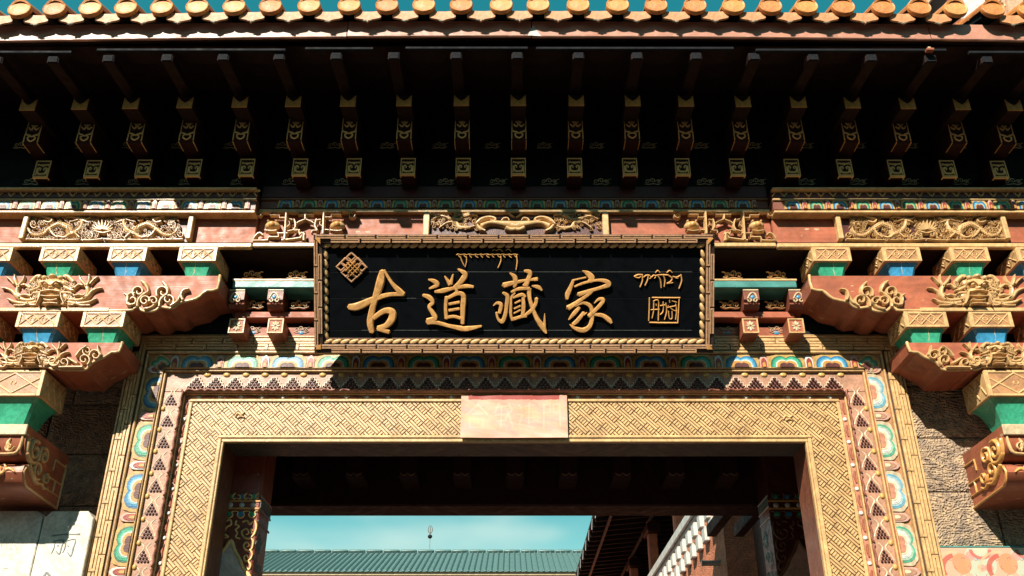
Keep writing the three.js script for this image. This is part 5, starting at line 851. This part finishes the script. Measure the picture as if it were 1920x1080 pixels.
// ------------------------------------------------------------------ the court seen through the doorway
const D = (d) => 7 - d;
{
  const t = thing('far_hall', 'long hall beyond the court with a grey-green ribbed roof and cream cornice', 'building');
  const z0 = D(40), z1 = D(45), ya = H(1071, z0), yb = H(1035, z1), n = 150, m = new MB(), xl = -22, xr = 14;
  const q = (i, k) => { const x = lerp(xl, xr, i / n); return k ? [x, yb, z1] : [x, ya, z0]; };
  new MB().quad([xl, ya - .02, z0], [xr, ya - .02, z0], [xr, yb - .02, z1], [xl, yb - .02, z1]).quad([xr, yb - .02, z1], [xr, ya - .02, z1 - 5], [xl, ya - .02, z1 - 5], [xl, yb - .02, z1]).build('roof', M.corrugate, t);
  for (let i = 0; i <= n; i++) { const x = lerp(xl, xr, i / n); m.loft([[[x - .045, ya, z0 + .02], [x, ya + .06, z0 + .02], [x + .045, ya, z0 + .02]], [[x - .045, yb, z1], [x, yb + .06, z1], [x + .045, yb, z1]]].map((l) => l), true, true); }
  const ribs = m.build('roof_rib', M.corrugate, t, 0); ribs.userData.kind = 'stuff';
  for (let i = 0; i < 46; i++) new MB().box(xl + i * .8, xl + i * .8 + .76, yb - .02, yb + .1, z1 - .12, z1 + .12, .04).build('ridge_tile', M.corrugate, t, .8);
  new MB().box(xl, xr, H(1080, z0 - .2), H(1071.5, z0 - .2), z0 - 1, z0 - .1, .03).build('cornice', M.cream, t);
  new MB().box(xl, xr, 0, H(1080.5, z0 - .4), z1 - 4.5, z0 - .5).build('wall', M.redPost, t);
  rebase(t, -4, 0, D(43));
}
{
  const t = thing('roof_finial', 'small gilded finial on a thin pole above the ridge of the far hall', 'finial');
  const z = D(45), y0 = H(1037, z), x = X(805, y0, z), y = (p) => H(p, z);
  new MB().tube([x, y0 - .1, z], [x, y(1001), z], .022).build('pole', M.metal, t);
  const b = new MB(); b.loft([...Array(6)].map((_, i) => { const a = -Math.PI / 2 + i / 5 * Math.PI, r = Math.max(.01, Math.cos(a) * .11); return [...Array(10)].map((_, j) => { const p = -j / 10 * 6.283; return [x + Math.cos(p) * r, y(1006) + Math.sin(a) * .1, z + Math.sin(p) * r]; }); })); b.build('ball', M.dark, t, 1);
  const c = new MB().at(M4(0, 0, z - .02)); for (const s of [-1, 0, 1]) c.rib([[x, y(1001), .03], [x + s * .09, y(996), .035], [x + s * .09, y(990), .03], [x + s * .03, y(985), .012]], .03); c.build('trident', M.goldDark, t, 1);
  rebase(t, x, y0, z);
}
{
  const t = thing('court_gallery', 'dark gallery roof at the right of the court on red timber posts', 'building');
  const xe = 2.28, he = 8.5, zA = D(20), zB = D(38);
  const m = new MB(); m.loft([[[xe, he, zA], [xe, he + .14, zA], [7.5, he + 1.9, zA], [7.5, he + .5, zA]], [[xe, he, zB], [xe, he + .14, zB], [7.5, he + 1.9, zB], [7.5, he + .5, zB]]]); m.build('roof', M.wood, t, 0);
  const raf = new MB().box(0, 5, -.06, .06, -.05, .05).geo(0); for (let i = 0; i < 30; i++) { const q = put('rafter', raf, M.wood, t, [xe + .05, he - .07, lerp(zA - .2, zB + .2, i / 29)]); q.rotation.z = .095; }
  for (let i = 0; i < 3; i++) new MB().box(xe + .4 + i * 1.2, xe + .46 + i * 1.2, he - .16 + i * .114, he - .10 + i * .114, zB, zA).build('batten', M.greyWood, t);
  for (const d of [22.9, 27.5, 32.2, 36.8]) { const p = new MB().box(3.86, 4.14, 0, he + .05, D(d) - .14, D(d) + .14, .03).build('post', M.redPost, t); new MB().box(3.8, 4.2, he - .35, he - .1, D(d) - .5, D(d) + .5, .03).build('post_cap', M.woodRed, p); }
  new MB().box(6, 6.3, 0, he + .4, zB, zA).build('back_wall', M.wood, t);
  new MB().box(3.9, 7.5, 0, he + .3, zB - .3, zB).build('end_wall', M.maroon, t);
  // metal drip spikes at the eave edge
  const sp = new MB().tube([0, 0, 0], [-.02, -.3, 0], .012, 5).geo(0); for (let i = 0; i < 14; i++) put('gutter_hook', sp, M.metal, t, [xe - .02, he, lerp(zA - .6, zB + .5, i / 13)]);
  rebase(t, 4.5, 0, D(29));
}
{
  const t = thing('court_wall', 'pebbled red wall with white coping and two rows of white teeth', 'wall');
  const xw = 2.63, hc = 5.24, zA = D(12), zB = D(24);
  new MB().box(xw, 3.4, 0, hc - .1, zB, zA).build('wall', M.plaster, t);
  new MB().box(xw - .06, 3.5, hc - .1, hc + .06, zB, zA, .02).build('coping', M.white, t);
  new MB().box(xw - .03, xw, hc - .2, hc - .1, zB, zA, .01).build('coping_bed', M.greyWood, t);
  const tooth = new MB().box(-.07, 0, -.10, .10, -.12, .12, .015).geo(0);
  for (let i = 0; i < 24; i++) { put('tooth', tooth, M.white, t, [xw, hc - .32, zA - .2 - i * .5]); put('tooth', tooth, M.white, t, [xw, hc - .56, zA - .45 - i * .5]); }
  rebase(t, 3, 0, D(18));
}
{
  const t = thing('drain_spout', 'short grey drain spout sticking out of the pebbled red wall', 'spout'), z = D(12.4), y = H(1056, z), x = 2.63;
  new MB().tube([x + .1, y, z], [x - .22, y, z], .035, 10).build('pipe', M.metal, t, .8); new MB().tube([x - .22, y, z], [x - .235, y, z], .042, 10).build('rim', M.metal, t, .8); rebase(t, x, y, z);
}
// ------------------------------------------------------------------ corner tower behind the roof, top right
{
  const t = thing('corner_tower', 'peach and white tower with a brown gable rising behind the roof', 'tower');
  const z = -2, y = H(14, z), at = (px, py = 14) => [X(px, H(py, z), z), H(py, z)];
  const [xa] = at(1720), [xb] = at(1880);
  new MB().box(at(1712)[0], at(1896)[0], 0, y - .35, z - 1.6, z - .1).build('tower_body', M.peach, t);
  const slat = (a, b, w, zz, m, name) => { const A = at(...a), B = at(...b); new MB().at(M4(0, 0, 0)).prism([[A[0], A[1]], [A[0] + w, A[1]], [B[0] + w, B[1]], [B[0], B[1]]], zz - .12, zz, .01).build(name, m, t); };
  slat([1672, 50], [1742, -40], .26, z + .12, M.peach, 'gable_board');
  { const q = [[1706, 45], [1762, -40], [1842, -40], [1812, 45]].map(([a, b]) => at(a, b)); new MB().prism(q, z - .3, z - .05).build('gable_soffit', M.terraDark, t); }
  slat([1806, 45], [1802, -40], .27, z + .05, M.white, 'white_pier');
  { const q = [[1842, 45], [1838, -40], [1884, -40], [1890, 45]].map(([a, b]) => at(a, b)); new MB().prism(q, z - .3, z - .02).build('carved_panel', M.blush, t); const g = new MB().at(M4(0, 0, z - .02)), r = mulberry(3); for (let i = 0; i < 22; i++) { const p = at(1848 + r() * 34, -5 + r() * 40); g.rib(spiral(p[0], p[1], .05, 1, r() * 6, 1, .4, .2), .02); } g.build('panel_carving', M.gold, t, 1); }
  slat([1888, 45], [1882, -40], .2, z + .06, M.peach, 'gable_board');
  rebase(t, (xa + xb) / 2, 0, z - .9);
}

// ------------------------------------------------------------------ unseen houses behind the viewer, added to block low sky and deepen the shade
for (let i = 0; i < 4; i++) {
  const t = thing('sky_blocker_house', ['low dark house added unseen to block low sky, leftmost of four facing the gate', 'dark house added unseen to block low sky, second from left facing the gate', 'dark house added unseen to block low sky, third from left facing the gate', 'low dark house added unseen to block low sky, rightmost of four facing the gate'][i], 'house', 'added houses that block the low sky'), x0 = -30 + i * 15.2, h = [8.2, 9.2, 8.8, 8.4][i];
  new MB().box(x0, x0 + 15, 0, h, 21, 30, .05).build('wall', M.terraDark, t);
  new MB().loft([[[x0 - .5, h, 20.2], [x0 + 15.1, h, 20.2], [x0 + 15.1, h, 31], [x0 - .5, h, 31]].reverse(), [[x0 + 1, h + 1.6, 25], [x0 + 14, h + 1.6, 25], [x0 + 14, h + 1.6, 26], [x0 + 1, h + 1.6, 26]].reverse()]).build('roof', M.corrugate, t, 0);
  for (let k = 0; k < 10; k++) { const w = new MB().box(x0 + 1 + (k % 5) * 2.8, x0 + 2.4 + (k % 5) * 2.8, 1.4 + Math.floor(k / 5) * 3.4, 3.4 + Math.floor(k / 5) * 3.4, 20.95, 21.2, .02).build('window', M.dark, t); new MB().box(x0 + .9 + (k % 5) * 2.8, x0 + 2.5 + (k % 5) * 2.8, 1.28 + Math.floor(k / 5) * 3.4, 1.4 + Math.floor(k / 5) * 3.4, 20.85, 21.1, .02).build('sill', M.terra, w); }
  rebase(t, x0 + 7.5, 0, 25);
}

renderer.render(scene, camera);
